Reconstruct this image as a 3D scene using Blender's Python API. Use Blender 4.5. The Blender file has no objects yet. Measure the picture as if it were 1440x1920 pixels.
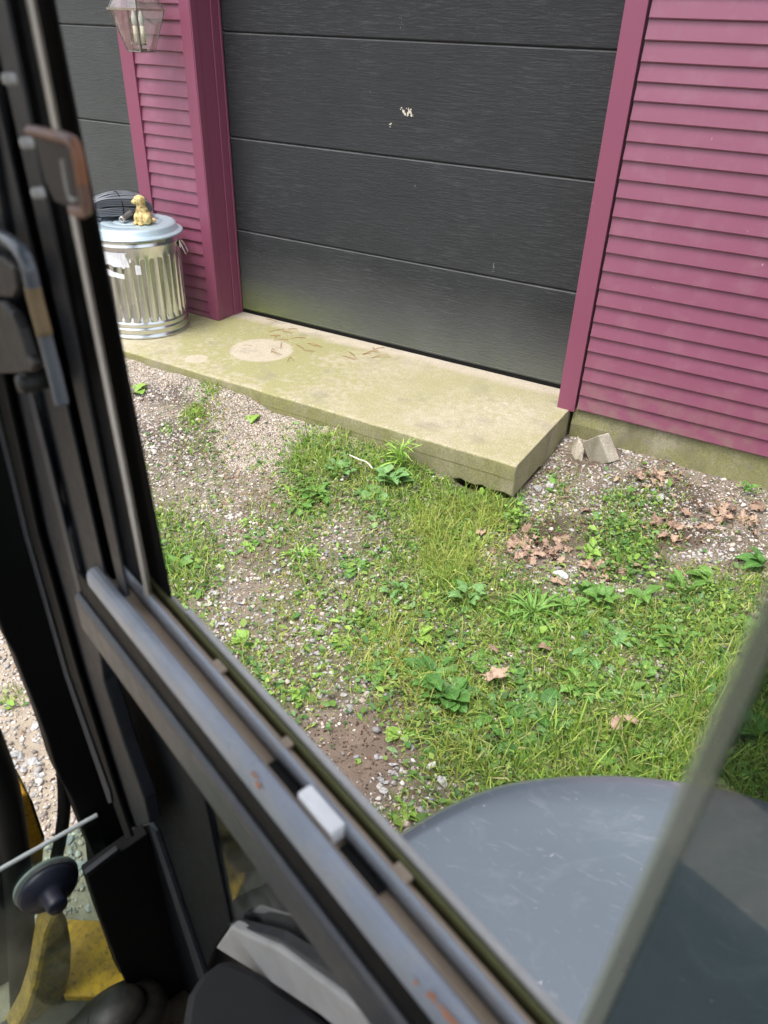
import bpy, bmesh, math, random
import numpy as np
from mathutils import Vector, Matrix, noise
random.seed(7); rng = np.random.default_rng(7)
PI = math.pi
sc = bpy.context.scene
# ------------------------------------------------------------------ camera
FPX = 1420.81; YAW, PITCH, ROLL = -0.518279, -0.576804, 0.0343812
CAM = np.array([3.36052888, -3.86809138, 1.68718455])
_f = np.array([math.sin(YAW)*math.cos(PITCH), math.cos(YAW)*math.cos(PITCH), math.sin(PITCH)])
_r = np.array([math.cos(YAW), -math.sin(YAW), 0.0]); _u = np.cross(_r, _f)
RT = _r*math.cos(ROLL) + _u*math.sin(ROLL); UP = -_r*math.sin(ROLL) + _u*math.cos(ROLL); FW = _f
cd = bpy.data.cameras.new('camera'); cam = bpy.data.objects.new('camera', cd); sc.collection.objects.link(cam)
cam.matrix_world = Matrix(((RT[0], UP[0], -FW[0], CAM[0]), (RT[1], UP[1], -FW[1], CAM[1]), (RT[2], UP[2], -FW[2], CAM[2]), (0, 0, 0, 1)))
cd.sensor_fit = 'VERTICAL'; cd.sensor_height = 36.0; cd.lens = FPX*36.0/1920
cd.clip_start = 0.02; cd.clip_end = 400
cd.dof.use_dof = True; cd.dof.focus_distance = 3.9; cd.dof.aperture_fstop = 5.4
sc.camera = cam
# ------------------------------------------------------------------ light
SUN_EL, SUN_AZ = math.radians(69), math.radians(200)      # azimuth from +Y, clockwise
w = bpy.data.worlds.new('World'); sc.world = w; w.use_nodes = True
nt = w.node_tree; nt.nodes.clear()
sky = nt.nodes.new('ShaderNodeTexSky'); sky.sky_type = 'NISHITA'; sky.sun_disc = False
sky.sun_elevation = SUN_EL; sky.sun_rotation = SUN_AZ; sky.air_density = 1.0; sky.dust_density = 4.0; sky.ozone_density = 1.0
hs = nt.nodes.new('ShaderNodeHueSaturation'); hs.inputs['Saturation'].default_value = 0.38
bg = nt.nodes.new('ShaderNodeBackground'); bg.inputs[1].default_value = 0.15
wo = nt.nodes.new('ShaderNodeOutputWorld')
nt.links.new(sky.outputs[0], hs.inputs['Color']); nt.links.new(hs.outputs[0], bg.inputs[0]); nt.links.new(bg.outputs[0], wo.inputs[0])
sd = bpy.data.lights.new('sun', 'SUN'); sd.energy = 0.95; sd.angle = math.radians(20); sd.color = (1.0, 0.965, 0.91)
so = bpy.data.objects.new('sun', sd); sc.collection.objects.link(so)
sdir = Vector((math.sin(SUN_AZ)*math.cos(SUN_EL), math.cos(SUN_AZ)*math.cos(SUN_EL), math.sin(SUN_EL)))
so.rotation_euler = sdir.to_track_quat('Z', 'Y').to_euler()
sc.view_settings.view_transform = 'Standard'; sc.view_settings.look = 'None'; sc.view_settings.gamma = 1.0
sc.view_settings.use_curve_mapping = False
sc.view_settings.exposure = 1.38
sc.cycles.use_denoising = True
try: sc.cycles.denoiser = 'OPENIMAGEDENOISE'
except Exception: pass
sc.cycles.max_bounces = 8; sc.cycles.transparent_max_bounces = 12

# ------------------------------------------------------------------ survey helpers
def ray(u, v):
    return (u-720)/FPX*RT - (v-960)/FPX*UP + FW
def on_axis(u, v, ax, val):
    d = ray(u, v); return CAM + d*((val-CAM[ax])/d[ax])
_th = math.radians(160.5)
CF = np.array([math.cos(_th), math.sin(_th), 0.0])         # excavator forward
CN = np.array([math.sin(_th), -math.cos(_th), 0.0])        # excavator right (towards the garage)
def cab(F, N, z):                                           # machine coordinates, origin at eye point
    return CAM + CF*F + CN*N + np.array([0, 0, z])
def cab_px(u, v, n, D):
    d = ray(u, v); return CAM + d*(D/float(d@n))
def project(P):
    d = P - CAM; z = d@FW
    z = np.where(np.abs(z) < 1e-3, 1e-3, z)
    return 720 + FPX*(d@RT)/z, 960 - FPX*(d@UP)/z, z

# ------------------------------------------------------------------ object helpers
COL = sc.collection
def link(o, parent=None):
    COL.objects.link(o)
    if parent is not None: o.parent = parent
    return o
def base_of(p):
    b = Vector((0, 0, 0))
    while p is not None: b += p.location; p = p.parent
    return b
def mesh_obj(name, V, F, mat, parent=None, smooth=False, local=False, bevel=0.0):
    me = bpy.data.meshes.new(name)
    V = np.asarray(V, float)
    if not local:
        b = base_of(parent); V = V - np.array(b)
    me.from_pydata(V.tolist(), [], [tuple(int(i) for i in f) for f in F])
    if mat: me.materials.append(mat)
    if smooth: me.polygons.foreach_set('use_smooth', [True]*len(me.polygons))
    me.update()
    o = bpy.data.objects.new(name, me); link(o, parent)
    bm = bmesh.new(); bm.from_mesh(me); bmesh.ops.recalc_face_normals(bm, faces=bm.faces[:]); bm.to_mesh(me); bm.free()
    if bevel:
        m = o.modifiers.new('bevel', 'BEVEL'); m.width = bevel; m.segments = 2; m.limit_method = 'ANGLE'; m.angle_limit = math.radians(40)
    return o
def big_mesh(name, V, F, mat, parent=None, col=None, smooth=False):
    me = bpy.data.meshes.new(name); n = len(V); k = F.shape[1]
    me.vertices.add(n); me.vertices.foreach_set('co', np.ascontiguousarray(V, np.float32).ravel())
    me.loops.add(F.size); me.loops.foreach_set('vertex_index', np.ascontiguousarray(F, np.int32).ravel())
    me.polygons.add(len(F)); me.polygons.foreach_set('loop_start', np.arange(0, F.size, k, dtype=np.int32))
    me.polygons.foreach_set('loop_total', np.full(len(F), k, np.int32))
    if smooth: me.polygons.foreach_set('use_smooth', np.ones(len(F), bool))
    me.materials.append(mat); me.update(calc_edges=True)
    if col is not None:
        a = me.color_attributes.new('tint', 'FLOAT_COLOR', 'POINT')
        c = np.ones((n, 4), np.float32); c[:, :3] = col; a.data.foreach_set('color', c.ravel())
    o = bpy.data.objects.new(name, me); return link(o, parent)
def thing(name, label, cat, loc, group=None):
    o = bpy.data.objects.new(name, None); COL.objects.link(o); o.location = tuple(float(c) for c in loc)
    o.empty_display_size = .1
    o['label'] = label; o['category'] = cat
    if group: o['group'] = group
    return o
def tag(o, label=None, cat=None, group=None, kind=None):
    if label: o['label'] = label
    if cat: o['category'] = cat
    if group: o['group'] = group
    if kind: o['kind'] = kind
    return o
def box(x0, x1, y0, y1, z0, z1):
    V = [(x, y, z) for x in (x0, x1) for y in (y0, y1) for z in (z0, z1)]
    return V, [(0, 1, 3, 2), (4, 6, 7, 5), (0, 4, 5, 1), (2, 3, 7, 6), (0, 2, 6, 4), (1, 5, 7, 3)]
def prism(pts, off):
    n = len(pts); P = np.array(pts, float); V = np.vstack([P, P+np.array(off)])
    F = [tuple(range(n)), tuple(range(2*n-1, n-1, -1))] + [(i, (i+1) % n, n+(i+1) % n, n+i) for i in range(n)]
    return V, F
def tube(path, r, n=10, closed=False, caps=True):
    P = np.array(path, float); m = len(P)
    rr = np.full(m, r) if np.isscalar(r) else np.array(r, float)
    V = []; prev = None
    for i in range(m):
        a = P[(i-1) % m] if (closed or i > 0) else P[i]; b = P[(i+1) % m] if (closed or i < m-1) else P[i]
        t = b-a; t /= np.linalg.norm(t)+1e-12
        if prev is None:
            h = np.array([0, 0, 1.0]) if abs(t[2]) < .9 else np.array([1.0, 0, 0]); s = np.cross(t, h)
        else: s = prev - t*(prev@t)
        s /= np.linalg.norm(s); prev = s; q = np.cross(t, s)
        for k in range(n):
            a_ = 2*PI*k/n; V.append(P[i]+rr[i]*(math.cos(a_)*s+math.sin(a_)*q))
    F = []
    for i in range(m if closed else m-1):
        for k in range(n):
            j = (i+1) % m; F.append((i*n+k, i*n+(k+1) % n, j*n+(k+1) % n, j*n+k))
    if caps and not closed: F += [tuple(range(n)), tuple(range((m-1)*n, m*n))]
    return np.array(V), F
def lathe(prof, c, n=64, closed=False):
    V = [(c[0]+r*math.cos(2*PI*k/n), c[1]+r*math.sin(2*PI*k/n), c[2]+z) for r, z in prof for k in range(n)]
    m = len(prof); F = [(i*n+k, i*n+(k+1) % n, ((i+1) % m)*n+(k+1) % n, ((i+1) % m)*n+k) for i in range(m if closed else m-1) for k in range(n)]
    return V, F
def smooth_path(pts, k=6):
    P = np.array(pts, float); out = []
    for i in range(len(P)-1):
        a, b, c, d = P[max(i-1, 0)], P[i], P[i+1], P[min(i+2, len(P)-1)]
        for j in range(k):
            t = j/k; out.append(.5*((2*b)+(-a+c)*t+(2*a-5*b+4*c-d)*t*t+(-a+3*b-3*c+d)*t**3))
    out.append(P[-1]); return np.array(out)
def merge(parts):
    V = []; F = []; o = 0
    for v, f in parts:
        V += [tuple(p) for p in v]; F += [tuple(i+o for i in q) for q in f]; o += len(v)
    return V, F

# ------------------------------------------------------------------ materials
class NB:
    def __init__(s, name):
        s.m = bpy.data.materials.new(name); s.m.use_nodes = True; s.t = s.m.node_tree
        s.b = s.t.nodes['Principled BSDF']; s.out = s.t.nodes['Material Output']
        s.co = s.n('ShaderNodeNewGeometry').outputs['Position']
    def n(s, ty, **kw):
        x = s.t.nodes.new(ty)
        for k, v in kw.items(): setattr(x, k, v)
        return x
    def l(s, a, b): s.t.links.new(a, b)
    def set(s, inp, v):
        if hasattr(v, 'is_output') or isinstance(v, bpy.types.NodeSocket): s.l(v, inp)
        else: inp.default_value = v
    def mapc(s, scale=(1, 1, 1), loc=(0, 0, 0), src=None):
        m = s.n('ShaderNodeMapping'); s.l(src or s.co, m.inputs[0]); m.inputs['Scale'].default_value = scale; m.inputs['Location'].default_value = loc
        return m.outputs[0]
    def noise(s, scale, detail=4, rough=.55, co=None, dist=0):
        x = s.n('ShaderNodeTexNoise'); x.inputs['Scale'].default_value = scale; x.inputs['Detail'].default_value = detail
        x.inputs['Roughness'].default_value = rough; x.inputs['Distortion'].default_value = dist; s.l(co or s.co, x.inputs['Vector']); return x.outputs['Fac']
    def ramp(s, f, stops, interp='LINEAR'):
        x = s.n('ShaderNodeValToRGB'); x.color_ramp.interpolation = interp; s.l(f, x.inputs[0])
        e = x.color_ramp.elements
        while len(e) < len(stops): e.new(.5)
        for i, (p, c) in enumerate(stops):
            e[i].position = p; e[i].color = (*c, 1) if not np.isscalar(c) else (c, c, c, 1)
        return x.outputs[0]
    def step(s, f, lo, hi): return s.ramp(f, [(lo, 0.0), (hi, 1.0)])
    def mix(s, fac, a, b, mode='MIX'):
        x = s.n('ShaderNodeMix', data_type='RGBA', blend_type=mode)
        s.set(x.inputs[0], fac); 
        for i, c in ((6, a), (7, b)): s.set(x.inputs[i], c if not isinstance(c, tuple) else (*c, 1))
        return x.outputs[2]
    def math(s, op, a, b=0.0, clamp=False):
        x = s.n('ShaderNodeMath', operation=op, use_clamp=clamp); s.set(x.inputs[0], a); s.set(x.inputs[1], b); return x.outputs[0]
    def sep(s, co=None):
        x = s.n('ShaderNodeSeparateXYZ'); s.l(co or s.co, x.inputs[0]); return x.outputs
    def bump(s, h, strength=.3, dist=.01, nrm=None):
        x = s.n('ShaderNodeBump'); x.inputs['Strength'].default_value = strength; x.inputs['Distance'].default_value = dist; s.l(h, x.inputs['Height'])
        if nrm: s.l(nrm, x.inputs['Normal'])
        s.l(x.outputs[0], s.b.inputs['Normal']); return x.outputs[0]
    def color(s, c): s.set(s.b.inputs['Base Color'], c if not isinstance(c, tuple) else (*c, 1))
    def rough(s, r): s.set(s.b.inputs['Roughness'], r)
    def metal(s, r): s.b.inputs['Metallic'].default_value = r
def sm(a, b): return a

def simple(name, c, rough=.6, metal=0, nscale=40, var=.25, bump=.0, bscale=200, dust=None, spec=.5):
    k = NB(name); k.b.inputs['Specular IOR Level'].default_value = spec; n = k.noise(nscale, 5)
    col = k.mix(n, tuple(x*(1-var) for x in c), tuple(min(1, x*(1+var)) for x in c))
    if dust: col = k.mix(k.step(k.noise(dust[1], 6, .65), dust[2], dust[2]+.12), col, dust[0])
    k.color(col); k.rough(rough); k.metal(metal)
    if bump: k.bump(k.noise(bscale, 4), bump, .002)
    return k.m

def m_pink():
    k = NB('magenta_paint')
    st = k.mapc((3, 3, 60)); n = k.noise(4, 6, .6, co=st); n2 = k.noise(2.2, 3)
    c = k.mix(n, (.182, .050, .092), (.228, .068, .119)); c = k.mix(k.step(n2, .35, .7), c, (.212, .066, .113))
    # grey chalking
    c = k.mix(k.math('MULTIPLY', k.step(k.noise(9, 5, .6), .5, .75), .45), c, (.27, .13, .165))
    chips = k.math('MULTIPLY', k.step(k.noise(75, 3, .6, co=k.mapc((1, 1, .55))), .735, .76), k.step(k.noise(3, 3), .5, .65))
    c = k.mix(chips, c, (.62, .50, .50))
    oi = k.n('ShaderNodeObjectInfo').outputs['Random']; c = k.mix(k.math('MULTIPLY', oi, .30), c, (.20, .062, .10))
    x, y, z = k.sep()
    dirt = k.math('MULTIPLY', k.math('SUBTRACT', 1.0, k.step(z, .0, .30), True), k.step(k.noise(14, 5), .42, .62))
    c = k.mix(k.math('MULTIPLY', dirt, .5), c, (.22, .16, .12))
    run = k.math('MULTIPLY', k.step(k.noise(9, 5, .7, co=k.mapc((4, 1, .35))), .52, .75), .28)
    c = k.mix(run, c, (.20, .10, .125))
    k.color(c); k.rough(.38)
    k.bump(k.noise(30, 6, .7, co=k.mapc((1.2, 1.2, 26))), .22, .002)
    return k.m
def m_pink_trim():
    k = NB('magenta_trim_paint')
    c = k.mix(k.noise(3, 4), (.198, .053, .098), (.225, .063, .112))
    x, y, z = k.sep()
    edge = k.math('MULTIPLY', k.step(x, .022, .04), k.math('SUBTRACT', 1.0, k.step(x, .06, .07), True))
    c = k.mix(k.math('MULTIPLY', edge, k.step(k.noise(60, 4, .7), .55, .60)), c, (.55, .42, .40))
    c = k.mix(k.step(k.noise(90, 3, .6), .74, .77), c, (.5, .34, .36))
    low = k.math('MULTIPLY', k.math('SUBTRACT', 1.0, k.step(z, .0, .32), True), k.step(x, .035, .05))
    low = k.math('MULTIPLY', low, k.math('SUBTRACT', 1.0, k.step(x, .08, .1), True))
    c = k.mix(k.math('MULTIPLY', low, .75), c, (.20, .20, .04))
    k.color(c); k.rough(.36); k.bump(k.noise(60, 3), .06, .001); return k.m
def m_door(base, hazy, algae=True):
    k = NB('door_skin'); x, y, z = k.sep()
    grain = k.noise(34, 6, .68, co=k.mapc((.26, 1, 3.4)), dist=.5)
    grain2 = k.noise(120, 3, .6, co=k.mapc((.5, 1, 1.1)))
    c = k.mix(k.noise(2.5, 5, .6), tuple(v*.6 for v in base), tuple(v*1.2 for v in base))
    dustn = k.math('MULTIPLY', k.step(grain, .50, .66), k.math('ADD', .25, k.step(k.noise(2.2, 5, .6, co=k.mapc((1, 1, .7))), .42, .62)))
    c = k.mix(k.math('MULTIPLY', dustn, .13), c, (.20, .21, .225))
    vert = k.step(k.noise(20, 6, .75, co=k.mapc((6, 1, .5))), .60, .72)
    c = k.mix(k.math('MULTIPLY', vert, .12), c, (.22, .23, .23))
    specks = k.math('MULTIPLY', k.step(k.noise(70, 4, .75, co=k.mapc((1, 1, .6))), .69, .76), k.step(k.noise(2.7, 3), .42, .62))
    c = k.mix(k.math('MULTIPLY', specks, .5), c, (.36, .36, .36))
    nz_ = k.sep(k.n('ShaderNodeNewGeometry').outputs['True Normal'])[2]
    c = k.mix(k.math('MULTIPLY', k.step(nz_, .25, .5), k.math('ADD', .1, k.math('MULTIPLY', k.noise(8, 4), .75))), c, (.13, .13, .13))  # up-facing ledges lightened: dust, with the seam highlight put into the colour
    zl = k.math('SUBTRACT', 1.0, k.step(k.math('ADD', z, k.math('MULTIPLY', k.noise(3, 5), .2)), .10, .55), True)
    c = k.mix(k.math('MULTIPLY', zl, k.math('ADD', .35, k.math('MULTIPLY', k.noise(6, 5), .6))), c, (.13, .135, .13))
    if algae:
        g = k.math('MULTIPLY', k.math('SUBTRACT', 1.0, k.step(z, .02, .25), True), k.math('SUBTRACT', 1.0, k.math('MULTIPLY', k.step(x, .1, 1.5), .8)))
        c = k.mix(k.math('MULTIPLY', g, k.math('ADD', .25, k.math('MULTIPLY', k.noise(10, 5), .9))), c, (.125, .15, .035))
    k.color(c); k.rough(.6); k.b.inputs['Specular IOR Level'].default_value = .38; k.bump(k.math('ADD', grain, k.math('MULTIPLY', grain2, .7)), .75, .0045); return k.m
def m_concrete(name, tone, moss, lo, hi, slab=False):
    k = NB(name); x, y, z = k.sep()
    fine = k.noise(120, 5, .75); mid = k.noise(13, 6, .7); c = k.mix(k.step(fine, .3, .7), tuple(v*.55 for v in tone), tuple(min(1, v*1.3) for v in tone)); c = k.mix(k.math('MULTIPLY', k.step(mid, .45, .7), .35), c, tuple(v*.6 for v in tone))
    m1 = k.noise(1.7, 8, .66); m2 = k.noise(24, 5, .7)
    f = k.step(k.math('ADD', k.math('MULTIPLY', m1, .55), k.math('MULTIPLY', m2, .45)), lo, hi)
    if slab:
        def disc(cx, cy, r0, r1):
            d = k.math('SQRT', k.math('ADD', k.math('POWER', k.math('SUBTRACT', x, cx), 2.0), k.math('POWER', k.math('SUBTRACT', y, cy), 2.0)))
            d = k.math('ADD', d, k.math('MULTIPLY', k.math('SUBTRACT', k.noise(26, 3), .5), .03))
            return k.step(d, r0, r1)
        ring = k.math('MULTIPLY', disc(.548, -.487, .178, .194), disc(.328, -.815, .06, .07))
        near = k.math('SUBTRACT', 1.0, k.math('MULTIPLY', disc(.5, -.6, .25, 1.1), .55))       # thick growth near the can
        edge = k.math('MULTIPLY', k.math('SUBTRACT', 1.0, k.step(y, -.93, -.80), True), .35)
        dry = k.step(k.math('ADD', y, k.math('MULTIPLY', m1, .25)), -.06, .06)
        f = k.math('MULTIPLY', k.math('ADD', k.math('MULTIPLY', f, near), edge, True), k.math('ADD', .22, k.math('MULTIPLY', ring, .78)))
        f = k.math('MULTIPLY', f, k.math('SUBTRACT', 1.0, k.math('MULTIPLY', dry, .85)))
        white = k.math('MULTIPLY', k.math('SUBTRACT', 1.0, disc(2.05, -.42, .02, .30), True), k.step(k.noise(30, 5, .7), .48, .62))
        c = k.mix(k.math('MULTIPLY', white, .7), c, (.62, .56, .52))
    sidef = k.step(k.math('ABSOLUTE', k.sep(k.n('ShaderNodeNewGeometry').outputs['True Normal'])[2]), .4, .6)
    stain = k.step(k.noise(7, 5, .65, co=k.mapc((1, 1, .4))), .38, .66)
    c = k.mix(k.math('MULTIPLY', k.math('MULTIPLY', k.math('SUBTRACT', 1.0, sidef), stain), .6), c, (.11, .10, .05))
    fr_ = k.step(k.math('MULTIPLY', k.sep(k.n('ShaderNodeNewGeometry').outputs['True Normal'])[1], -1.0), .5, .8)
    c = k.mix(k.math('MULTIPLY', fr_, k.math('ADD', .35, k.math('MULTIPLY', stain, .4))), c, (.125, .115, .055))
    c = k.mix(k.math('MULTIPLY', f, .82), c, k.mix(k.step(fine, .3, .7), tuple(v*.55 for v in moss), tuple(v*1.35 for v in moss)))
    c = k.mix(k.math('MULTIPLY', k.step(k.noise(4.6, 6, .65), .55, .72), .6), c, (.19, .17, .13))
    c = k.mix(k.step(k.noise(120, 2), .74, .77), c, (.08, .07, .05))
    k.color(c); k.rough(.93); k.bump(fine, .55, .004); return k.m
def m_attr(name, rough=.8, sub=0, spec=.4, vary=.0, nscale=300):
    k = NB(name); a = k.n('ShaderNodeVertexColor'); a.layer_name = 'tint'; c = a.outputs[0]
    if vary: c = k.mix(k.noise(nscale, 3), c, k.mix(1.0, c, (1-vary, 1-vary, 1-vary), 'MULTIPLY'))
    k.color(c); k.rough(rough)
    k.b.inputs['Specular IOR Level'].default_value = spec
    if sub:
        tr = k.n('ShaderNodeBsdfTranslucent'); k.l(c, tr.inputs[0]); mx = k.n('ShaderNodeMixShader'); mx.inputs[0].default_value = sub
        k.l(k.b.outputs[0], mx.inputs[1]); k.l(tr.outputs[0], mx.inputs[2]); k.l(mx.outputs[0], k.out.inputs[0])
    return k.m
def m_leaf(name, a, b, rough=.5, sub=.3):
    k = NB(name); oi = k.n('ShaderNodeObjectInfo')
    tc = k.n('ShaderNodeTexCoord').outputs['Object']; x, y, z = k.sep(tc)
    c = k.mix(oi.outputs['Random'], a, b)
    vein = k.math('SUBTRACT', 1.0, k.step(k.math('ABSOLUTE', y), .012, .045), True)
    side = k.math('ABSOLUTE', k.math('SINE', k.math('MULTIPLY', k.math('SUBTRACT', x, k.math('ABSOLUTE', y)), 28.0)))
    c = k.mix(k.math('MULTIPLY', k.math('MAXIMUM', vein, k.math('MULTIPLY', k.step(side, .9, 1.0), .5)), .45), c, tuple(min(1, v*1.9+.02) for v in b))
    c = k.mix(k.math('MULTIPLY', k.step(k.noise(60, 4), .52, .68), .4), c, tuple(v*.55 for v in a))
    k.color(c); k.rough(rough); k.bump(side, .3, .003)
    tr = k.n('ShaderNodeBsdfTranslucent'); k.l(c, tr.inputs[0]); mx = k.n('ShaderNodeMixShader'); mx.inputs[0].default_value = sub
    k.l(k.b.outputs[0], mx.inputs[1]); k.l(tr.outputs[0], mx.inputs[2]); k.l(mx.outputs[0], k.out.inputs[0]); return k.m
def m_glass(name, tint, gloss=.06, dust=0.0):
    k = NB(name); t = k.n('ShaderNodeBsdfTransparent'); t.inputs[0].default_value = (*tint, 1)
    g = k.n('ShaderNodeBsdfGlossy'); g.inputs['Roughness'].default_value = .03; g.inputs[0].default_value = (1, 1, 1, 1)
    fr = k.n('ShaderNodeFresnel'); bk = k.n('ShaderNodeNewGeometry').outputs['Backfacing']; k.l(k.math('ADD', 1.5, k.math('MULTIPLY', bk, 1/1.5-1.5)), fr.inputs[0])
    mx = k.n('ShaderNodeMixShader'); k.l(k.math('MULTIPLY', fr.outputs[0], gloss/.05, True), mx.inputs[0]); k.l(t.outputs[0], mx.inputs[1]); k.l(g.outputs[0], mx.inputs[2])
    last = mx.outputs[0]
    if dust:
        d = k.n('ShaderNodeBsdfDiffuse'); d.inputs[0].default_value = (.5, .5, .48, 1); m2 = k.n('ShaderNodeMixShader')
        sm_ = k.step(k.noise(5, 5, .6, dist=1.2), .42, .75)
        fine = k.step(k.noise(160, 3, .7, co=k.mapc((1, 1, .4))), .58, .75)
        k.l(k.math('MULTIPLY', k.math('ADD', k.math('MULTIPLY', sm_, .8), k.math('MULTIPLY', fine, .6)), dust), m2.inputs[0]); k.l(last, m2.inputs[1]); k.l(d.outputs[0], m2.inputs[2]); last = m2.outputs[0]
    k.l(last, k.out.inputs[0]); return k.m
def m_metal_can():
    k = NB('galvanised_steel'); sp = k.noise(22, 4, .6, co=k.mapc((1, 1, .5)))
    c = k.mix(sp, (.58, .60, .60), (.78, .80, .80)); k.color(c); k.metal(1.0)
    k.rough(k.math('ADD', .16, k.math('MULTIPLY', sp, .16))); k.bump(k.noise(9, 3), .12, .004); return k.m
def m_lid():
    k = NB('galvanised_lid'); n = k.noise(10, 6, .65); c = k.mix(n, (.27, .36, .42), (.48, .58, .64))
    c = k.mix(k.math('MULTIPLY', k.step(k.noise(45, 5, .7), .55, .7), .4), c, (.62, .62, .58))
    k.color(c); k.metal(.55); k.rough(.5); return k.m
def m_hood():
    k = NB('cover_grey_paint'); n = k.noise(3.5, 5, .6)
    c = k.mix(n, (.118, .155, .182), (.165, .21, .24))
    c = k.mix(k.math('MULTIPLY', k.step(k.noise(6, 7, .72, dist=2.0), .52, .72), .40), c, (.36, .40, .43))
    scr = k.step(k.noise(11, 5, .65, co=k.mapc((1, 3, 1)), dist=2.6), .59, .66)
    c = k.mix(k.math('MULTIPLY', scr, .34), c, (.42, .42, .42))
    c = k.mix(k.step(k.noise(48, 3, .6, dist=1.0), .715, .74), c, (.65, .63, .6))
    k.color(c); k.rough(k.math('ADD', .30, k.math('MULTIPLY', n, .2))); k.b.inputs['Coat Weight'].default_value = 1.0; k.b.inputs['Coat Roughness'].default_value = .22; k.b.inputs['Coat IOR'].default_value = 1.9; k.bump(k.noise(5, 3), .08, .01); return k.m
def m_metalpaint(name, c, rough, rust=.0, dustc=(.30, .24, .17), dust=.5, spec=.5):
    k = NB(name); k.b.inputs['Specular IOR Level'].default_value = spec; n = k.noise(14, 5, .6); col = k.mix(n, tuple(v*.75 for v in c), tuple(v*1.3 for v in c))
    if rust: col = k.mix(k.step(k.noise(26, 5, .7), 1-rust, 1-rust+.05), col, (.28, .12, .06))
    if dust: col = k.mix(k.math('MULTIPLY', k.step(k.noise(38, 6, .7), .5, .72), dust), col, dustc)
    k.color(col); col = k.mix(k.math('MULTIPLY', k.step(k.noise(150, 4, .7), .62, .72), dust*.8), col, tuple(v*.4 for v in c)); k.color(col); k.rough(k.math('ADD', rough-.10, k.math('MULTIPLY', k.noise(40, 5, .7), .3))); k.bump(k.noise(90, 4), .2, .002); return k.m

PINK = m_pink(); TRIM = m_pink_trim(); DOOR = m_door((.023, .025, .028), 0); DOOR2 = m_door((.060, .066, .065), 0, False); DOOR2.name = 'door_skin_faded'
SLAB = m_concrete('slab_concrete', (.46, .40, .325), (.245, .24, .082), .42, .56, True)
FOUND = m_concrete('foundation_concrete', (.44, .39, .30), (.22, .215, .085), .40, .56)
CHUNK = m_concrete('broken_concrete', (.46, .41, .34), (.2, .19, .09), .6, .75)
STONE = m_attr('stone', .88, vary=.3, nscale=120); GRASS = m_attr('grass', .55, sub=.42)
TINT_LEAF = m_attr('small_leaf', .5, sub=.3, vary=.25)
GREEN = m_leaf('leaf_green', (.10, .23, .04), (.17, .33, .07)); DARKGREEN = m_leaf('leaf_dark_green', (.065, .18, .04), (.12, .28, .06), .42)
BLUEGREEN = m_leaf('leaf_blue_green', (.13, .28, .085), (.20, .37, .12)); LIME = m_leaf('leaf_lime', (.20, .37, .055), (.28, .44, .08))
def m_dead():
    k = NB('dead_leaf'); oi = k.n('ShaderNodeObjectInfo'); c = k.mix(oi.outputs['Random'], (.20, .125, .085), (.42, .30, .215))
    c = k.mix(k.step(k.noise(45, 4), .5, .7), c, (.15, .08, .056)); k.color(c); k.rough(.75); k.bump(k.noise(80, 3), .3, .003); return k.m
DEAD = m_dead()
BLACKP = m_metalpaint('cab_black_paint', (.0035, .0038, .0045), .55, dust=.006, spec=.2)
CHAR = m_metalpaint('cab_charcoal_paint', (.012, .0145, .0185), .42, dust=.03, spec=.35)
NAVY = m_metalpaint('cab_dark_panel', (.0035, .0055, .008), .5, dust=.008, spec=.2)
RUB = simple('black_rubber', (.0035, .0035, .0038), .65, bump=.1, spec=.18)
TANCH = m_metalpaint('dusty_track_channel', (.42, .335, .25), .8, dust=.5, dustc=(.30, .24, .17))
RAIL = m_metalpaint('worn_blue_grey_rail', (.27, .30, .345), .26, rust=.28, dust=.38, dustc=(.4, .36, .3))
FELT = simple('mossy_felt', (.11, .115, .045), .95, bump=.3)
LIPM = m_metalpaint('outer_lip_grey', (.40, .40, .39), .45, dust=.3)
GREYLIP = m_metalpaint('inner_lip_grey', (.036, .042, .050), .32, dust=.12)
RUST = m_metalpaint('rusty_bracket', (.16, .085, .065), .4, rust=.5, dust=.35, dustc=(.42, .28, .22))
HANDLE = m_metalpaint('grey_handle_paint', (.10, .115, .135), .2, dust=.05)
LATCH = m_metalpaint('dusty_latch_metal', (.022, .021, .020), .5, dust=.12)
def m_yel(name, a, b):
    k = NB(name); n = k.noise(30, 7, .75); c = k.mix(k.step(n, .40, .62), a, b); c = k.mix(k.step(k.noise(70, 6, .75), .55, .68), c, (.10, .06, .02)); k.color(c); k.rough(.55); k.bump(n, .5, .004); return k.m
YEL = m_yel('yellow_paint', (.90, .47, .02), (.58, .29, .02))
YELD = m_yel('dirty_yellow_paint', (.50, .28, .035), (.20, .12, .03))
HOOD = m_hood()
TGLASS = m_glass('tinted_glass', (.43, .47, .46), .05, .035); CGLASS = m_glass('greenish_glass', (.74, .85, .80), .07, .12); LGLASS = m_glass('dusty_lower_glass', (.45, .48, .48), .07, .16)  # the pale film on the greenish glass stands in for reflection smudges
LANG = m_glass('lantern_glass', (.90, .91, .88), .07, .22)
def m_edge_band():
    k = NB('pale_edge_band'); k.color((.50, .51, .44)); k.rough(.35); t = k.n('ShaderNodeBsdfTransparent'); t.inputs[0].default_value = (.9, .92, .85, 1)
    mx = k.n('ShaderNodeMixShader'); mx.inputs[0].default_value = .36; k.l(t.outputs[0], mx.inputs[1]); k.l(k.b.outputs[0], mx.inputs[2]); k.l(mx.outputs[0], k.out.inputs[0]); return k.m
CAN = m_metal_can(); LID = m_lid()

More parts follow.
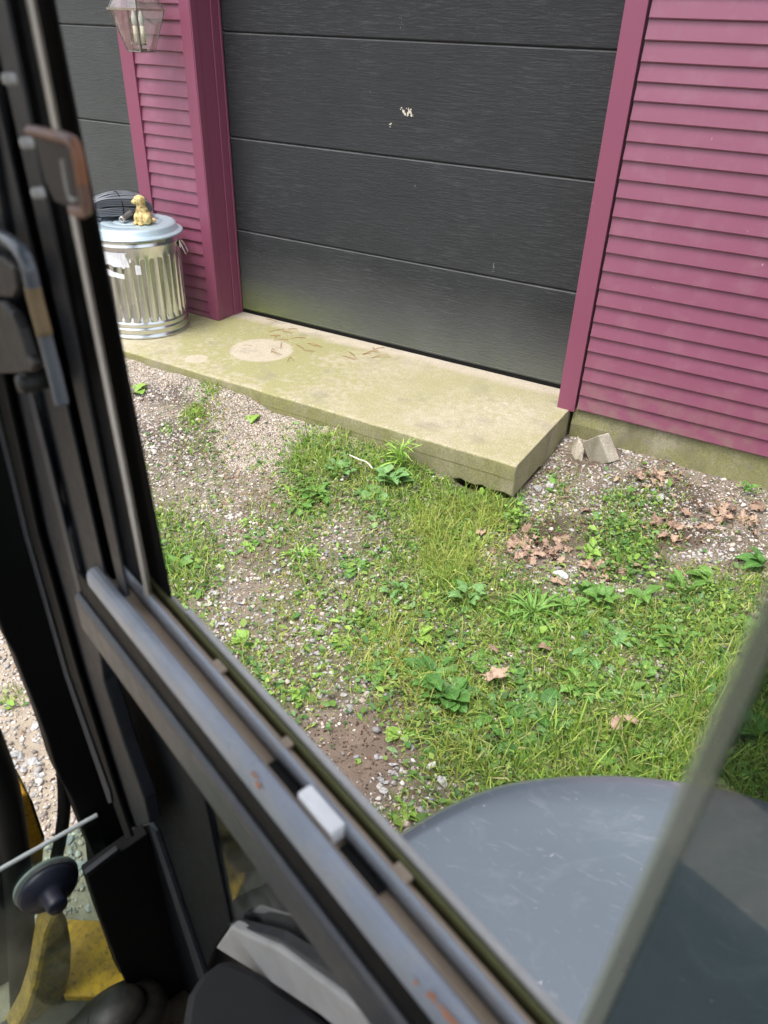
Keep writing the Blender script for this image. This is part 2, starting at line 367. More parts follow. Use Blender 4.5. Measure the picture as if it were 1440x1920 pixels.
# ------------------------------------------------------------------ ground shape and cover map
DENS = ["00000000000000000000", "00100000000000000000", "01410000000000000000", "11413887974401000113", "22222877766914133102",
        "56324534688832464111", "68723636888311485111", "57413557889774434766", "01233457778788988887", "01465457887667757878",
        "00266546799898877888", "00004424788888888888", "00000101668999999998", "00000011557999999999", "00000001655888888888"]
DG = np.array([[int(c) for c in r] for r in DENS], float)/9
def blob(u, v, cx, cy, rx, ry): return np.clip(1.35-((u-cx)/rx)**2-((v-cy)/ry)**2, 0, 1)
def cover(x, y):
    """how thickly green the ground is at a place (0..1), read off the survey view"""
    P = np.stack([x, y, np.full_like(x, -.22)], -1); u, v, z = project(P)
    gx = np.clip((u-270)/60, 0, 18.999); gy = np.clip((v-690)/60, 0, 13.999)
    i = gx.astype(int); j = gy.astype(int); a = gx-i; b = gy-j
    d = (DG[j, i]*(1-a)+DG[j, i+1]*a)*(1-b)+(DG[j+1, i]*(1-a)+DG[j+1, i+1]*a)*b
    d = np.where(z < .3, .6, d); d = d*np.where((u < 800) & (v > 1000), .86, 1)-.35*blob(u, v, 650, 1415, 120, 85); d = np.clip(d, 0, 1)
    d = np.maximum(d, blob(u, v, 20, 1300, 45, 22)*.5)
    d = np.maximum(d, blob(u, v, 405, 775, 22, 16)*.9); d = np.maximum(d, blob(u, v, 370, 815, 26, 16)*.9); d = np.maximum(d, blob(u, v, 315, 832, 14, 10)*.6)
    far = (u < 150) & (v > 1100); d = np.where(far, np.maximum(blob(u, v, 20, 1300, 45, 22)*.4, 0), d)
    return d, u, v
def vnoise(x, y, s, seed=0):
    xx = x*s+seed*17.3; yy = y*s-seed*9.1; i = np.floor(xx).astype(int); j = np.floor(yy).astype(int); a = xx-i; b = yy-j
    a = a*a*(3-2*a); b = b*b*(3-2*b)
    def h(i, j):
        q = (i*374761393 + j*668265263 + seed*1442695) & 0x7fffffff; q = ((q ^ (q >> 13))*1274126177) & 0x7fffffff; return ((q ^ (q >> 16)) & 0xffff)/65535.
    return (h(i, j)*(1-a)+h(i+1, j)*a)*(1-b)+(h(i, j+1)*(1-a)+h(i+1, j+1)*a)*b
cx_ = [-3, -.14, .5, .84, 1.0, 1.2, 1.38, 1.62, 1.9, 2.1, 2.4, 2.7, 5]; cz_ = [-.06, -.045, -.048, -.05, -.098, -.092, -.092, -.127, -.145, -.185, -.20, -.20, -.20]
def ground_z(x, y, rough=True):
    x = np.asarray(x, float); y = np.asarray(y, float)
    c = np.interp(x, cx_, cz_); t = np.clip((-.955-y), 0, None)
    zl = c + (-.225-c)*(1-np.exp(-t/.55)) - .02*np.clip(t-.6, 0, 2.5)
    c2 = np.interp(x, [2.38, 2.5, 2.9, 3.4, 5], [-.148, -.15, -.148, -.15, -.16]); t2 = np.clip(-.22-y, 0, None)
    zr = c2 + (-.215-c2)*(1-np.exp(-t2/.75)) - .015*np.clip(t2-1.2, 0, 2.5)
    k = np.clip((x-2.30)/.14, 0, 1); k = k*k*(3-2*k); z = zl*(1-k)+zr*k
    far = np.clip((np.hypot(x-2, y+1.5)-4)/6, 0, 1); z = z*(1-far)-.27*far
    inside = (y > -.2) & (x > 2.4); z = np.where(inside, -.155, z)
    if rough:
        z = z+(vnoise(x, y, 3.1, 1)-.5)*.022+(vnoise(x, y, 9, 2)-.5)*.014+(vnoise(x, y, 28, 3)-.5)*.009+(vnoise(x, y, 70, 4)-.5)*.005
    # under the slab the ground stays well below its top
    us = (x < 2.36) & (y > -.93); z = np.where(us, np.minimum(z, -.30), z)
    return z
def gp(u, v):
    z = -.22
    for _ in range(8):
        P = on_axis(u, v, 2, z); z = float(ground_z(P[0], P[1]))
    return np.array([P[0], P[1], z])

# ground sheet: fine where the camera looks, coarse out to the horizon
def axis(lo, hi, step, out):
    a = np.arange(lo, hi, step); g = np.geomspace(.05, out, 26)
    return np.concatenate([lo-g[::-1], a, hi+g])
xs = axis(-1.2, 4.2, .0145, 150); ys = axis(-4.2, -.1, .0145, 150)
X, Y = np.meshgrid(xs, ys, indexing='ij'); Z = ground_z(X.ravel(), Y.ravel()); V = np.stack([X.ravel(), Y.ravel(), Z], -1)
nx, ny = len(xs), len(ys); idx = np.arange(nx*ny).reshape(nx, ny)
Fg = np.stack([idx[:-1, :-1].ravel(), idx[1:, :-1].ravel(), idx[1:, 1:].ravel(), idx[:-1, 1:].ravel()], -1)
d, u, v = cover(V[:, 0], V[:, 1])
n1 = vnoise(V[:, 0], V[:, 1], 6, 5); n2 = vnoise(V[:, 0], V[:, 1], 45, 6); n3 = vnoise(V[:, 0], V[:, 1], 1.8, 8)
soil = np.array([.165, .130, .100]); dark = np.array([.055, .040, .031]); pale = np.array([.32, .275, .225]); green = np.array([.075, .080, .035])
def lerp(a, b, t): return a*(1-t[:, None])+b*t[:, None]
darkmap = np.zeros(len(u))
for b_ in [(1060, 1010, 95, 42), (1270, 1020, 110, 28), (1180, 1085, 80, 30), (640, 1420, 110, 75), (500, 1040, 90, 50), (330, 770, 90, 30), (1110, 880, 70, 30), (310, 870, 70, 60), (1200, 950, 170, 45), (1180, 1225, 60, 25), (1400, 1040, 90, 40)]:
    darkmap = np.maximum(darkmap, blob(u, v, *b_))
FINE = [(250, 690, 60, 40), (340, 725, 90, 40), (440, 760, 90, 45), (530, 805, 90, 50), (620, 840, 110, 40), (700, 865, 70, 26), (460, 830, 60, 50), (560, 850, 60, 35), (290, 720, 60, 40), (400, 745, 60, 30), (500, 790, 60, 34), (480, 870, 60, 34), (660, 845, 60, 24)]
finemap = np.zeros(len(u))
for b_ in FINE: finemap = np.maximum(finemap, blob(u, v, *b_))
C = lerp(np.tile(soil, (len(u), 1)), np.tile(pale, (len(u), 1)), np.clip(n1*.55+n2*.35, 0, 1)*.7)
C = lerp(C, np.tile(dark, (len(u), 1)), np.clip(darkmap*.85+(n3-.62)*1.5, 0, .9))
C = lerp(C, np.tile(pale*.95, (len(u), 1)), finemap*.7)
C = lerp(C, np.tile(green, (len(u), 1)), np.clip(d*.75, 0, .8))
leftg = ((u < 200) & (v > 1100))*1.0
C = lerp(C, np.tile(pale*np.array([1.2, 1.18, 1.12]), (len(u), 1)), leftg*.8)
C = lerp(C, np.tile(np.array([.19, .145, .112]), (len(u), 1)), blob(u, v, 650, 1415, 125, 92)*.95)
C = C*(.8+.4*n2[:, None])
kk = NB('soil'); at = kk.n('ShaderNodeVertexColor'); at.layer_name = 'tint'
gr = kk.noise(190, 5, .7); cc = kk.mix(gr, kk.mix(1.0, at.outputs[0], (.55, .55, .55), 'MULTIPLY'), kk.mix(1.0, at.outputs[0], (1.5, 1.5, 1.5), 'MULTIPLY'))
kk.color(cc); kk.rough(.96); kk.bump(gr, .8, .006); kk.b.inputs['Specular IOR Level'].default_value = .15
g = big_mesh('ground', V, Fg, kk.m, col=C, smooth=True); g['kind'] = 'structure'; g['label'] = 'patchy soil and gravel yard in front of the garage'

# ------------------------------------------------------------------ garage
garage = thing('garage', 'magenta clapboard garage with charcoal sectional doors behind the concrete apron', 'garage', (1.1, 0, 0))
WY = -.222
def gbox(name, *b, mat=TRIM, parent=None, bevel=.0015):
    V_, F_ = box(*b); return mesh_obj(name, V_, F_, mat, parent or garage, bevel=bevel)
def clapboard(x0, x1, zb, zt, y=WY):
    pr = [(y-.0145, zb), (y-.0165, zb+.004), (y-.0035, zt+.006), (y+.006, zt+.006), (y+.006, zb)]
    n = 5; segs = 10; Vv = []
    for i in range(segs+1):
        x = x0+(x1-x0)*i/segs; w_ = (random.random()-.5)*.0012
        for (yy, zz) in pr: Vv.append((x, yy+w_, zz+w_*.6))
    Ff = [(i*n+k, i*n+(k+1) % n, (i+1)*n+(k+1) % n, (i+1)*n+k) for i in range(segs) for k in range(n)] + [tuple(range(n)), tuple(range(segs*n, segs*n+n))]
    return mesh_obj('clapboard', Vv, Ff, PINK, garage)
zr = [.012, .0915, .173, .246, .330, .405, .479, .562, .640, .725, .809, .889, .967, 1.048, 1.123, 1.202, 1.276, 1.354, 1.429, 1.498, 1.570, 1.645, 1.719]
while zr[-1] < 2.75: zr.append(zr[-1]+.077)
for a_, b_ in zip(zr[:-1], zr[1:]): clapboard(2.424, 4.9, a_+.001*random.uniform(-1, 1), b_)
zl = [.004, .038, .109, .185, .260, .333, .406, .483, .557, .624, .701, .772, .849, .921, .992, 1.066, 1.135, 1.212, 1.278, 1.357, 1.428, 1.501, 1.575, 1.648, 1.722]
while zl[-1] < 2.75: zl.append(zl[-1]+.073)
for a_, b_ in zip(zl[:-1], zl[1:]): clapboard(-.466, -.074, a_, b_)
gbox('wall', 2.36, 5.2, -.213, .1, .0, 2.9, mat=simple('wall_sheathing', (.05, .03, .03)))
gbox('wall', -.50, -.035, -.213, .1, .0, 2.9, mat=simple('wall_sheathing_2', (.05, .03, .03)))
gbox('trim_board', 2.321, 2.413, -.246, -.214, -.004, 2.75)                          # right of the door
gbox('door_jamb', 2.327, 2.37, -.211, -.006, .0, 2.75)
gbox('trim_board', -.0755, -.002, -.246, -.214, .002, 2.75)                          # left of the door
gbox('door_jamb', -.040, .0, -.211, -.09, .001, 2.75)
gbox('door_jamb', -.038, .004, -.243, -.196, .0015, 2.75, bevel=.003)
gbox('door_stop', -.036, .008, -.087, -.03, .001, 2.75, bevel=.003)
gbox('door_stop', -.034, .013, -.028, -.012, .001, 2.75, bevel=.003)
gbox('trim_board', -.568, -.467, -.246, -.214, .002, 2.75)                           # right of the far door
gbox('door_jamb', -.55, -.505, -.211, -.03, .001, 2.75)
gbox('header', -.07, 2.41, -.244, .05, 2.45, 2.9)
gbox('header', -3.2, -.57, -.244, .05, 2.45, 2.9)
gbox('fascia', -3.4, 5.3, -.50, .12, 2.905, 3.05)
# doors
def gdoor(x0, x1, mat, nsec, label):
    dr = gbox('garage_door', x0, x1, .012, .045, .016, 2.6, mat=mat, bevel=0); dr['label'] = label
    S = .5334
    for i in range(nsec):
        z0 = .018 if i == 0 else i*S+.003; z1 = (i+1)*S-.0015
        n = 48; prof = [(.001, z0), (-.004, z0+.006), (-.004, z1-.007), (-.002, z1-.0045), (.006, z1), (.012, z1), (.012, z0)]
        if mat is not DOOR: prof = [(y_+.0, z_) for y_, z_ in prof]
        Vv = []; xs_ = np.linspace(x0, x1, n+1)
        for x in xs_:
            for k_, (yy, zz) in enumerate(prof):
                bow = .004*math.sin(PI*(x-x0)/(x1-x0))*(.5 if i % 2 else -.3) if k_ < 4 else 0
                Vv.append((x, yy-abs(bow)*.6+(vnoise(np.array([x]), np.array([zz]), 3, i)[0]-.5)*(.0016 if k_ < 4 else 0), zz))
        m = len(prof); Ff = [(a*m+k_, a*m+(k_+1) % m, (a+1)*m+(k_+1) % m, (a+1)*m+k_) for a in range(n) for k_ in range(m)] + [tuple(range(m)), tuple(range(n*m, n*m+m))]
        mesh_obj('door_panel', Vv, Ff, mat, dr)
    return dr
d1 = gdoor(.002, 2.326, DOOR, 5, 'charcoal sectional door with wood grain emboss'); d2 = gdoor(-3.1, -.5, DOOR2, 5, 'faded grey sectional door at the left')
gbox('bottom_seal', .004, 2.325, -.010, .010, .001, .017, mat=RUB, parent=d1); gbox('bottom_seal', -3.1, -.51, -.010, .010, .001, .017, mat=RUB, parent=d2)
# a thin bottom retainer line
gbox('bottom_rail', .004, 2.325, -.0075, -.0045, .030, .036, mat=DOOR, parent=d1)
# dropping and scuffs on the door
def splat(name, x, z, w_, h_, n, col, parent, y=-.0052, tilt=0):
    parts = []
    n = int(n*2.2)
    for i in range(n):
        t = random.gauss(0, .36); s = random.gauss(0, .30)+.4*math.sin(t*5); px = x+t*w_+s*h_*tilt; pz = z+s*h_-t*w_*.45
        r = random.uniform(.05, .24)*min(w_, h_); m = 7
        pr = [(px+r*random.uniform(.5, 1.2)*math.cos(2*PI*k_/m), y, pz+r*random.uniform(.5, 1.2)*math.sin(2*PI*k_/m)) for k_ in range(m)]
        parts.append(prism(pr, (0, -.0012-.0002*i/n, 0)))
    V_, F_ = merge(parts); return mesh_obj(name, V_, F_, col, parent)
WHT = simple('bird_dropping', (.62, .56, .47), .9)
splat('dropping', 1.213, 1.283, .055, .03, 16, WHT, d1); splat('dropping', 1.117, 1.222, .014, .02, 4, WHT, d1)
SCF = simple('scuff_mark', (.28, .29, .30), .8)
splat('scuff', 1.28, .938, .006, .018, 3, SCF, d1); splat('scuff', 1.78, .578, .010, .045, 6, SCF, d1); splat('scuff', 1.16, 1.668, .012, .04, 5, simple('scuff_faint', (.14, .15, .15), .8), d1); 
# foundation
def foundation():
    xs_ = np.linspace(2.405, 5.0, 60); Vv = []; Ff = []
    for i, x in enumerate(xs_):
        w_ = (vnoise(np.array([x]), np.array([0.]), 6, 3)[0]-.5)*.010; r_ = .008 if x < 2.62 else 0
        for y_, z_ in [(-.214, .010), (-.218+w_*.4, -.012), (-.222+w_-r_, -.075), (-.228+w_, -.16), (-.230, -.45), (.05, -.45), (.05, .010)]: Vv.append((x, y_, z_))
    m = 7; Ff = [(a*m+k_, a*m+(k_+1) % m, (a+1)*m+(k_+1) % m, (a+1)*m+k_) for a in range(59) for k_ in range(m)]+[tuple(range(m)), tuple(range(59*m, 60*m))]
    f = mesh_obj('foundation', Vv, Ff, FOUND, garage); f['label'] = 'mossy concrete foundation strip under the boards'
foundation()

# ------------------------------------------------------------------ concrete apron
def slab():
    xs_ = np.unique(np.concatenate([np.linspace(-3.4, 2.385, 150)])); m = 0; Vv = []
    def zb(x): return -.50 if x < 2.02 else (-.50+(x-2.02)/.05*.335 if x < 2.07 else -.165+.008*math.sin(x*60))
    rows = []
    for x in xs_:
        n_ = (vnoise(np.array([x]), np.array([1.]), 22, 4)[0]-.5)*.006; e = (vnoise(np.array([x]), np.array([2.]), 60, 5)[0]-.5)*.004
        b_ = zb(x)
        rows.append([(x, .06, 0), (x, -.93, 0), (x, -.945, -.0015+e*.3), (x, -.955+n_*.6, -.007+e), (x, -.957+n_, -.03), (x, -.9585+n_*.8, -.075), (x, -.957+n_, -.082), (x, -.957+n_, min(-.13, b_+.01) if b_ > -.2 else -.13), (x, -.950, b_), (x, -.60, b_), (x, .06, -.5)])
    m = len(rows[0]); Vv = [p for r in rows for p in r]; n = len(rows)
    Ff = [(a*m+k_, a*m+(k_+1) % m, (a+1)*m+(k_+1) % m, (a+1)*m+k_) for a in range(n-1) for k_ in range(m)]+[tuple(range(m)), tuple(range((n-1)*m, n*m))]
    o = mesh_obj('concrete_slab', Vv, Ff, SLAB, bevel=.004); tag(o, 'algae-stained concrete apron slab in front of the dark garage door', 'slab')
slab()

# ------------------------------------------------------------------ broken concrete chunk leaning by the foundation
cz = float(ground_z(2.55, -.33))
fc = [on_axis(u_, v_, 1, -.40) for u_, v_ in ((1091, 829), (1121, 817), (1142, 868), (1122, 872), (1104, 866))]
ck = prism(fc, (.040, .055, .006))
o = mesh_obj('concrete_chunk', ck[0], ck[1], CHUNK, bevel=.004); tag(o, 'broken wedge of concrete leaning beside the corner of the apron', 'rubble')
ck = prism([(2.47, -.37, cz+.0), (2.49, -.35, cz+.055), (2.54, -.40, cz+.04), (2.55, -.43, cz-.02), (2.50, -.44, cz-.03)], (-.02, .05, .0))
o = mesh_obj('concrete_chunk', ck[0], ck[1], CHUNK, bevel=.004); tag(o, 'small tan concrete fragment tucked left of the leaning wedge', 'rubble')

# ------------------------------------------------------------------ trash can
CX, CY = -.318, -.566; CR = .262
can = thing('trash_can', 'ribbed galvanised steel trash can with a torn white label, standing left of the door', 'trash can', (CX, CY, .001))
def can_body():
    prof = [(.263, 0), (.270, .003), (.270, .012), (.264, .018), (.262, .045), (.267, .051), (.267, .058), (.261, .064), (.261, .078), (.266, .084), (.266, .092), (.260, .098)]
    flute = np.linspace(.105, .475, 26); top = [(.262, .483), (.262, .530), (.266, .537), (.266, .546), (.262, .552), (.262, .575), (.268, .590)]
    n = 480; NF = 30; Vv = []; rows = []
    for r, z in prof: rows.append((r, z, 0))
    for z in flute:
        s = min(1, min(z-.100, .485-z)/.028); rows.append((.261+.002*(z-.1), z, s))
    for r, z in top: rows.append((r, z, 0))
    for r, z, s in rows:
        for k in range(n):
            a = 2*PI*k/n; w_ = math.cos(a*NF); fl = (-.0085*s*max(0, w_+.35)**.7 if w_ > -.35 else 0); rr = r+fl+(vnoise(np.array([a*3]), np.array([z*4]), 1.3, 2)[0]-.5)*.0030
            Vv.append((rr*math.cos(a), rr*math.sin(a), z))
    # inner skin for thickness
    for r, z in [(.262, .590), (.250, .10), (.0, .03)]:
        for k in range(n):
            a = 2*PI*k/n; Vv.append((r*math.cos(a), r*math.sin(a), z))
    m = len(rows)+3; Ff = [(i*n+k, i*n+(k+1) % n, (i+1)*n+(k+1) % n, (i+1)*n+k) for i in range(m-1) for k in range(n)]
    Vv = np.array(Vv)+[CX, CY, .001]; return mesh_obj('body', Vv, Ff, CAN, can, smooth=True)
can_body()
lidp = [(.0, .640), (.06, .640), (.10, .641), (.104, .637), (.112, .637), (.116, .641), (.17, .640), (.175, .636), (.183, .636), (.187, .6405), (.235, .638), (.248, .634), (.256, .626), (.262, .602), (.268, .598), (.285, .594), (.2915, .590), (.2915, .583), (.287, .583), (.284, .589), (.262, .592), (.25, .618), (.0, .632)]
lidp = [(r, z-.002) for r, z in lidp]
V_, F_ = lathe(lidp, (CX, CY, 0), 96); lid = mesh_obj('lid', V_, F_, LID, can, smooth=True)
V_, F_ = tube(smooth_path([(CX-.06, CY+.05, .638), (CX-.05, CY+.04, .668), (CX+.03, CY-.0, .668), (CX+.04, CY-.01, .638)]), .005, 8); mesh_obj('lid_handle', V_, F_, CAN, can, smooth=True)
# side handle: bent wire in a bracket, at the right side of the can seen from the machine
ha = math.radians(38); er = np.array([math.cos(ha), math.sin(ha), 0]); et = np.array([-math.sin(ha), math.cos(ha), 0]); c0 = np.array([CX, CY, 0])
def hp(r, t, z): return c0+er*r+et*t+np.array([0, 0, z])
V_, F_ = tube(smooth_path([hp(.265, -.035, .525), hp(.275, -.042, .515), hp(.295, -.05, .47), hp(.302, -.035, .452), hp(.302, .035, .452), hp(.295, .05, .47), hp(.275, .042, .515), hp(.265, .035, .525)]), .0032, 8)
mesh_obj('handle', V_, F_, CAN, can, smooth=True)
Vb, Fb = box(-.045, .045, -.004, .004, -.022, .022); Vb = [hp(.270+y, x, .515+z) for x, y, z in Vb]; mesh_obj('handle_bracket', Vb, Fb, CAN, can, bevel=.002)
# torn paper label
def label():
    Vv = []; Ff = []; n = 0; A0, A1 = math.radians(-118), math.radians(-36); na, nz = 150, 60; z0, z1 = .345, .520
    def inside(a, z):
        t = (a-A0)/(A1-A0); s = (z-z0)/(z1-z0); w_ = vnoise(np.array([t*9]), np.array([s*4]), 1, 7)[0]+.5*vnoise(np.array([t*26]), np.array([s*7]), 1, 9)[0]-.75
        up = (s > .50+.16*w_+.30*max(0, t-.72)) and t < .80+.12*w_ and s < .97
        lo = abs(s-(.42-.32*t)) < (.13*(1-t)+.035)*(1+.8*w_) and t < .70
        bit = abs(t-.92) < .035+.02*w_ and .25 < s < .55+.1*w_
        return up or lo or bit
    for i in range(na):
        for j in range(nz):
            a = A0+(A1-A0)*i/na; z = z0+(z1-z0)*j/nz
            if inside(a, z):
                for da, dz in ((0, 0), (1, 0), (1, 1), (0, 1)):
                    aa = A0+(A1-A0)*(i+da)/na; zz = z0+(z1-z0)*(j+dz)/nz
                    r = .2645+.0006*math.sin(aa*80); Vv.append((CX+r*math.cos(aa), CY+r*math.sin(aa), zz))
                Ff.append((n, n+1, n+2, n+3)); n += 4
    o = mesh_obj('paper_label', Vv, Ff, simple('label_paper', (.74, .74, .76), .8), can)
    s = o.modifiers.new('thick', 'SOLIDIFY'); s.thickness = .0006
label()

# ------------------------------------------------------------------ things on the lid
LZ = .6385
hose = thing('flat_hose', 'folded bundle of flat black hose tied with cord on the trash can lid', 'hose', (-.43, -.52, LZ))
ax = np.array([.62, .785, 0]); ax /= np.linalg.norm(ax); pp_ = np.array([ax[1], -ax[0], 0]); hc = np.array([-.425, -.540, LZ])
HM = simple('black_flat_hose', (.10, .108, .126), .36, nscale=25, var=.3, bump=.15, bscale=60)
for i in range(7):
    off = (i-3)*.0265+random.uniform(-.002, .002); L = .172+random.uniform(-.018, .012); Hh = .060-.0032*abs(i-2.5)+random.uniform(-.003, .003); dz = .063+random.uniform(-.003, .003)
    for lay in range(5):
        Ls, Hs = L*(1-.055*lay), Hh*(1-.2*lay); n = 48; Vv = []; w_ = .0142
        for k in range(n):
            a = 2*PI*k/n; cx_1 = Ls*np.sign(math.cos(a))*abs(math.cos(a))**.75; cz_1 = Hs*np.sign(math.sin(a))*abs(math.sin(a))**.85
            sk = .003*math.sin(a*2+i)+.02*math.cos(a)*(i-3)/6
            cz_1 = max(cz_1+.002*math.sin(5*a+i*1.7), -dz+.002); arch = .012*(1-(cx_1/L)**2)
            P = hc+ax*(cx_1)+pp_*(off+sk)+np.array([0, 0, dz+cz_1+arch])
            q = np.array([-math.sin(a)*Ls, math.cos(a)*Hs]); nn = np.array([q[1], -q[0]]); nn /= np.linalg.norm(nn)+1e-9; nv = ax*nn[0]+np.array([0, 0, nn[1]])
            for (s, t) in ((-w_, -.0035), (-w_*.8, .0028), (w_*.8, .0028), (w_, -.0035)): Vv.append(P+pp_*s+nv*t*1.2)
        Ff = [(k*4+j, k*4+(j+1) % 4, ((k+1) % n)*4+(j+1) % 4, ((k+1) % n)*4+j) for k in range(n) for j in range(4)]
        mesh_obj('hose_fold', Vv, Ff, HM, hose, smooth=True)
cp = [hc+pp_*(.108*math.cos(a))*1.0+ax*(-.01+.02*math.cos(a))+np.array([0, 0, .070+.074*math.sin(a)]) for a in np.linspace(0, 2*PI, 30)[:-1]]
V_, F_ = tube(cp, .0028, 6, closed=True); mesh_obj('tie_cord', V_, F_, RUB, hose, smooth=True)
V_, F_ = tube(smooth_path([hc+ax*-.13+pp_*.02+np.array([0, 0, .06]), hc+ax*-.14+pp_*.05+np.array([0, 0, .05]), hc+ax*-.15+pp_*.065+np.array([0, 0, .02]), hc+ax*-.12+pp_*.075+np.array([0, 0, .010])]), [.012]*19, 8); mesh_obj('hose_end', V_, F_, HM, hose, smooth=True)
# metal coupling
nz_ = np.array([-.303, -.655, LZ+.021]); na_ = np.array([-.18, .95, .22]); na_ /= np.linalg.norm(na_)
def cyl_prof(p0, d, prof, n=24):
    s = np.cross(d, [0, 0, 1.]); s /= np.linalg.norm(s); q = np.cross(d, s)
    Vv = [p0+d*t+r*(math.cos(2*PI*k/n)*s+math.sin(2*PI*k/n)*q) for r, t in prof for k in range(n)]
    m = len(prof); return Vv, [(i*n+k, i*n+(k+1) % n, (i+1)*n+(k+1) % n, (i+1)*n+k) for i in range(m-1) for k in range(n)]
V_, F_ = cyl_prof(nz_, na_, [(.0, .03), (.0095, .03), (.0095, .002), (.012, .0), (.0165, .0), (.0185, .003), (.0185, .018), (.0165, .020), (.0170, .024), (.0150, .026), (.0155, .09), (.013, .125), (.0, .126)])
mesh_obj('coupling', V_, F_, simple('worn_aluminium', (.42, .40, .38), .35, metal=.8), hose, smooth=True)

def figurine():
    root = thing('dog_figurine', 'small yellow seated dog figurine on the trash can lid', 'figurine', (-.205, -.575, LZ))
    B = [((0, 0, .040), (.050, .046, .042)), ((0, -.004, .070), (.036, .034, .040)), ((.0, -.008, .098), (.028, .026, .03)), ((-.004, -.014, .132), (.031, .031, .029)), ((-.026, -.030, .124), (.017, .016, .014)),
         ((-.034, -.038, .1225), (.008, .008, .007)), ((.018, -.002, .130), (.010, .014, .022)), ((-.022, .012, .135), (.010, .012, .018)), ((.038, -.018, .030), (.022, .030, .030)), ((-.036, .004, .030), (.022, .030, .030)),
         ((.010, -.042, .030), (.013, .014, .034)), ((-.024, -.038, .030), (.013, .014, .034)), ((.014, -.054, .008), (.014, .018, .010)), ((-.026, -.050, .008), (.014, .018, .010)), ((.05, .02, .02), (.02, .012, .014)), ((0, 0, .008), (.05, .05, .010))]
    bm = bmesh.new()
    for c, r in B:
        q = bmesh.ops.create_icosphere(bm, subdivisions=3, radius=1.0)
        for v_ in q['verts']: v_.co = Vector((v_.co.x*r[0]+c[0], v_.co.y*r[1]+c[1], v_.co.z*r[2]+c[2]))
    me = bpy.data.meshes.new('figurine'); bm.to_mesh(me); bm.free()
    k = NB('figurine_paint'); n = k.noise(55, 4, .6); c = k.mix(k.step(n, .35, .62), (.30, .19, .06), (.68, .54, .24)); c = k.mix(k.step(k.noise(90, 4, .7), .6, .68), c, (.22, .15, .07)); k.color(c); k.rough(.55); k.bump(n, .6, .006)
    me.materials.append(k.m); o = bpy.data.objects.new('body', me); link(o, root)
    r = o.modifiers.new('one_skin', 'REMESH'); r.mode = 'VOXEL'; r.voxel_size = .0028; r.use_smooth_shade = True
    s = o.modifiers.new('soft', 'SMOOTH'); s.iterations = 3; s.factor = .5
    dk = simple('figurine_dark', (.06, .04, .02), .5)
    for nm, c, rr in (('nose', (-.0415, -.0435, .1255), .0042), ('eye', (-.012, -.0405, .1395), .0032), ('eye', (-.034, -.020, .1385), .0032)):
        bm = bmesh.new(); bmesh.ops.create_icosphere(bm, subdivisions=2, radius=rr); m2 = bpy.data.meshes.new(nm); bm.to_mesh(m2); bm.free(); m2.materials.append(dk)
        e = bpy.data.objects.new(nm, m2); e.location = c; link(e, root)
    root.rotation_euler = (0, 0, math.radians(14))
figurine()

# ------------------------------------------------------------------ wall lantern
LX, LY = -.222, -.411
lant = thing('wall_lantern', 'glass carriage lantern with two candle tubes on the narrow magenta wall strip', 'lantern', (LX, -.24, 1.69))
BR = simple('lantern_metal', (.20, .19, .17), .38, metal=.8, nscale=60); IV = simple('candle_sleeve', (.80, .74, .62), .6)
def sq(h, z): return [np.array([LX+a*h, LY+b*h, z]) for a, b in ((-1, -1), (1, -1), (1, 1), (-1, 1))]
R0, R1, R2 = sq(.0497, 1.501), sq(.100, 1.691), sq(.034, 1.86)
for k in range(4):
    V_, F_ = tube([R0[k], R1[k]], .0032, 6); mesh_obj('corner_bar', V_, F_, BR, lant)
    V_, F_ = tube([R1[k], R2[k]], .0032, 6); mesh_obj('corner_bar', V_, F_, BR, lant)
    a, b = R1[k], R1[(k+1) % 4]; dv = (b-a)/np.linalg.norm(b-a); ov = np.array([dv[1], -dv[0], 0])
    mesh_obj('rim', *prism([a-dv*.006+np.array([0, 0, -.005])+ov*.004, b+dv*.006+np.array([0, 0, -.005])+ov*.004, b+dv*.006+np.array([0, 0, .005])+ov*.009, a-dv*.006+np.array([0, 0, .005])+ov*.009], -ov*.008), simple('lantern_rim', (.50, .48, .42), .4, metal=.6), lant)
    for A, B_ in ((R0, R1), (R1, R2)):
        q = [A[k], A[(k+1) % 4], B_[(k+1) % 4], B_[k]]; cen = sum(q)/4
        mesh_obj('glass_pane', *prism([cen+(p_-cen)*.985 for p_ in q], -ov*.002), LANG, lant)
    a, b = R0[k], R0[(k+1) % 4]; V_, F_ = tube([a, b], .003, 6); mesh_obj('bottom_bar', V_, F_, BR, lant)
V_, F_ = lathe([(0, 1.86), (.05, 1.86), (.052, 1.875), (.03, 1.90), (.012, 1.93), (.006, 1.95), (.014, 1.97), (.0, 1.985)], (LX, LY, 0), 24); mesh_obj('finial', V_, F_, BR, lant, smooth=True)
V_, F_ = box(LX-.022, LX+.022, LY-.022, LY+.022, 1.5045, 1.513); mesh_obj('candle_base', V_, F_, BR, lant, bevel=.002)
V_, F_ = tube([(LX, LY, 1.513), (LX, LY, 1.535)], .006, 8); mesh_obj('stem', V_, F_, BR, lant)
V_, F_ = box(LX-.038, LX+.038, LY-.008, LY+.008, 1.531, 1.537); mesh_obj('candle_arm', V_, F_, BR, lant)
GB = simple('bulb_glass', (.78, .80, .84), .15)
for s in (-1, 1):
    c = (LX+s*.027, LY, 0)
    V_, F_ = lathe([(0, 1.537), (.0115, 1.537), (.0115, 1.617), (0, 1.618)], c, 20); sl = mesh_obj('candle_sleeve', V_, F_, IV, lant, smooth=True)
    V_, F_ = lathe([(.008, 1.618), (.012, 1.630), (.0145, 1.645), (.012, 1.662), (.007, 1.680), (.002, 1.694), (0, 1.695)], c, 20); mesh_obj('bulb', V_, F_, GB, lant, smooth=True)
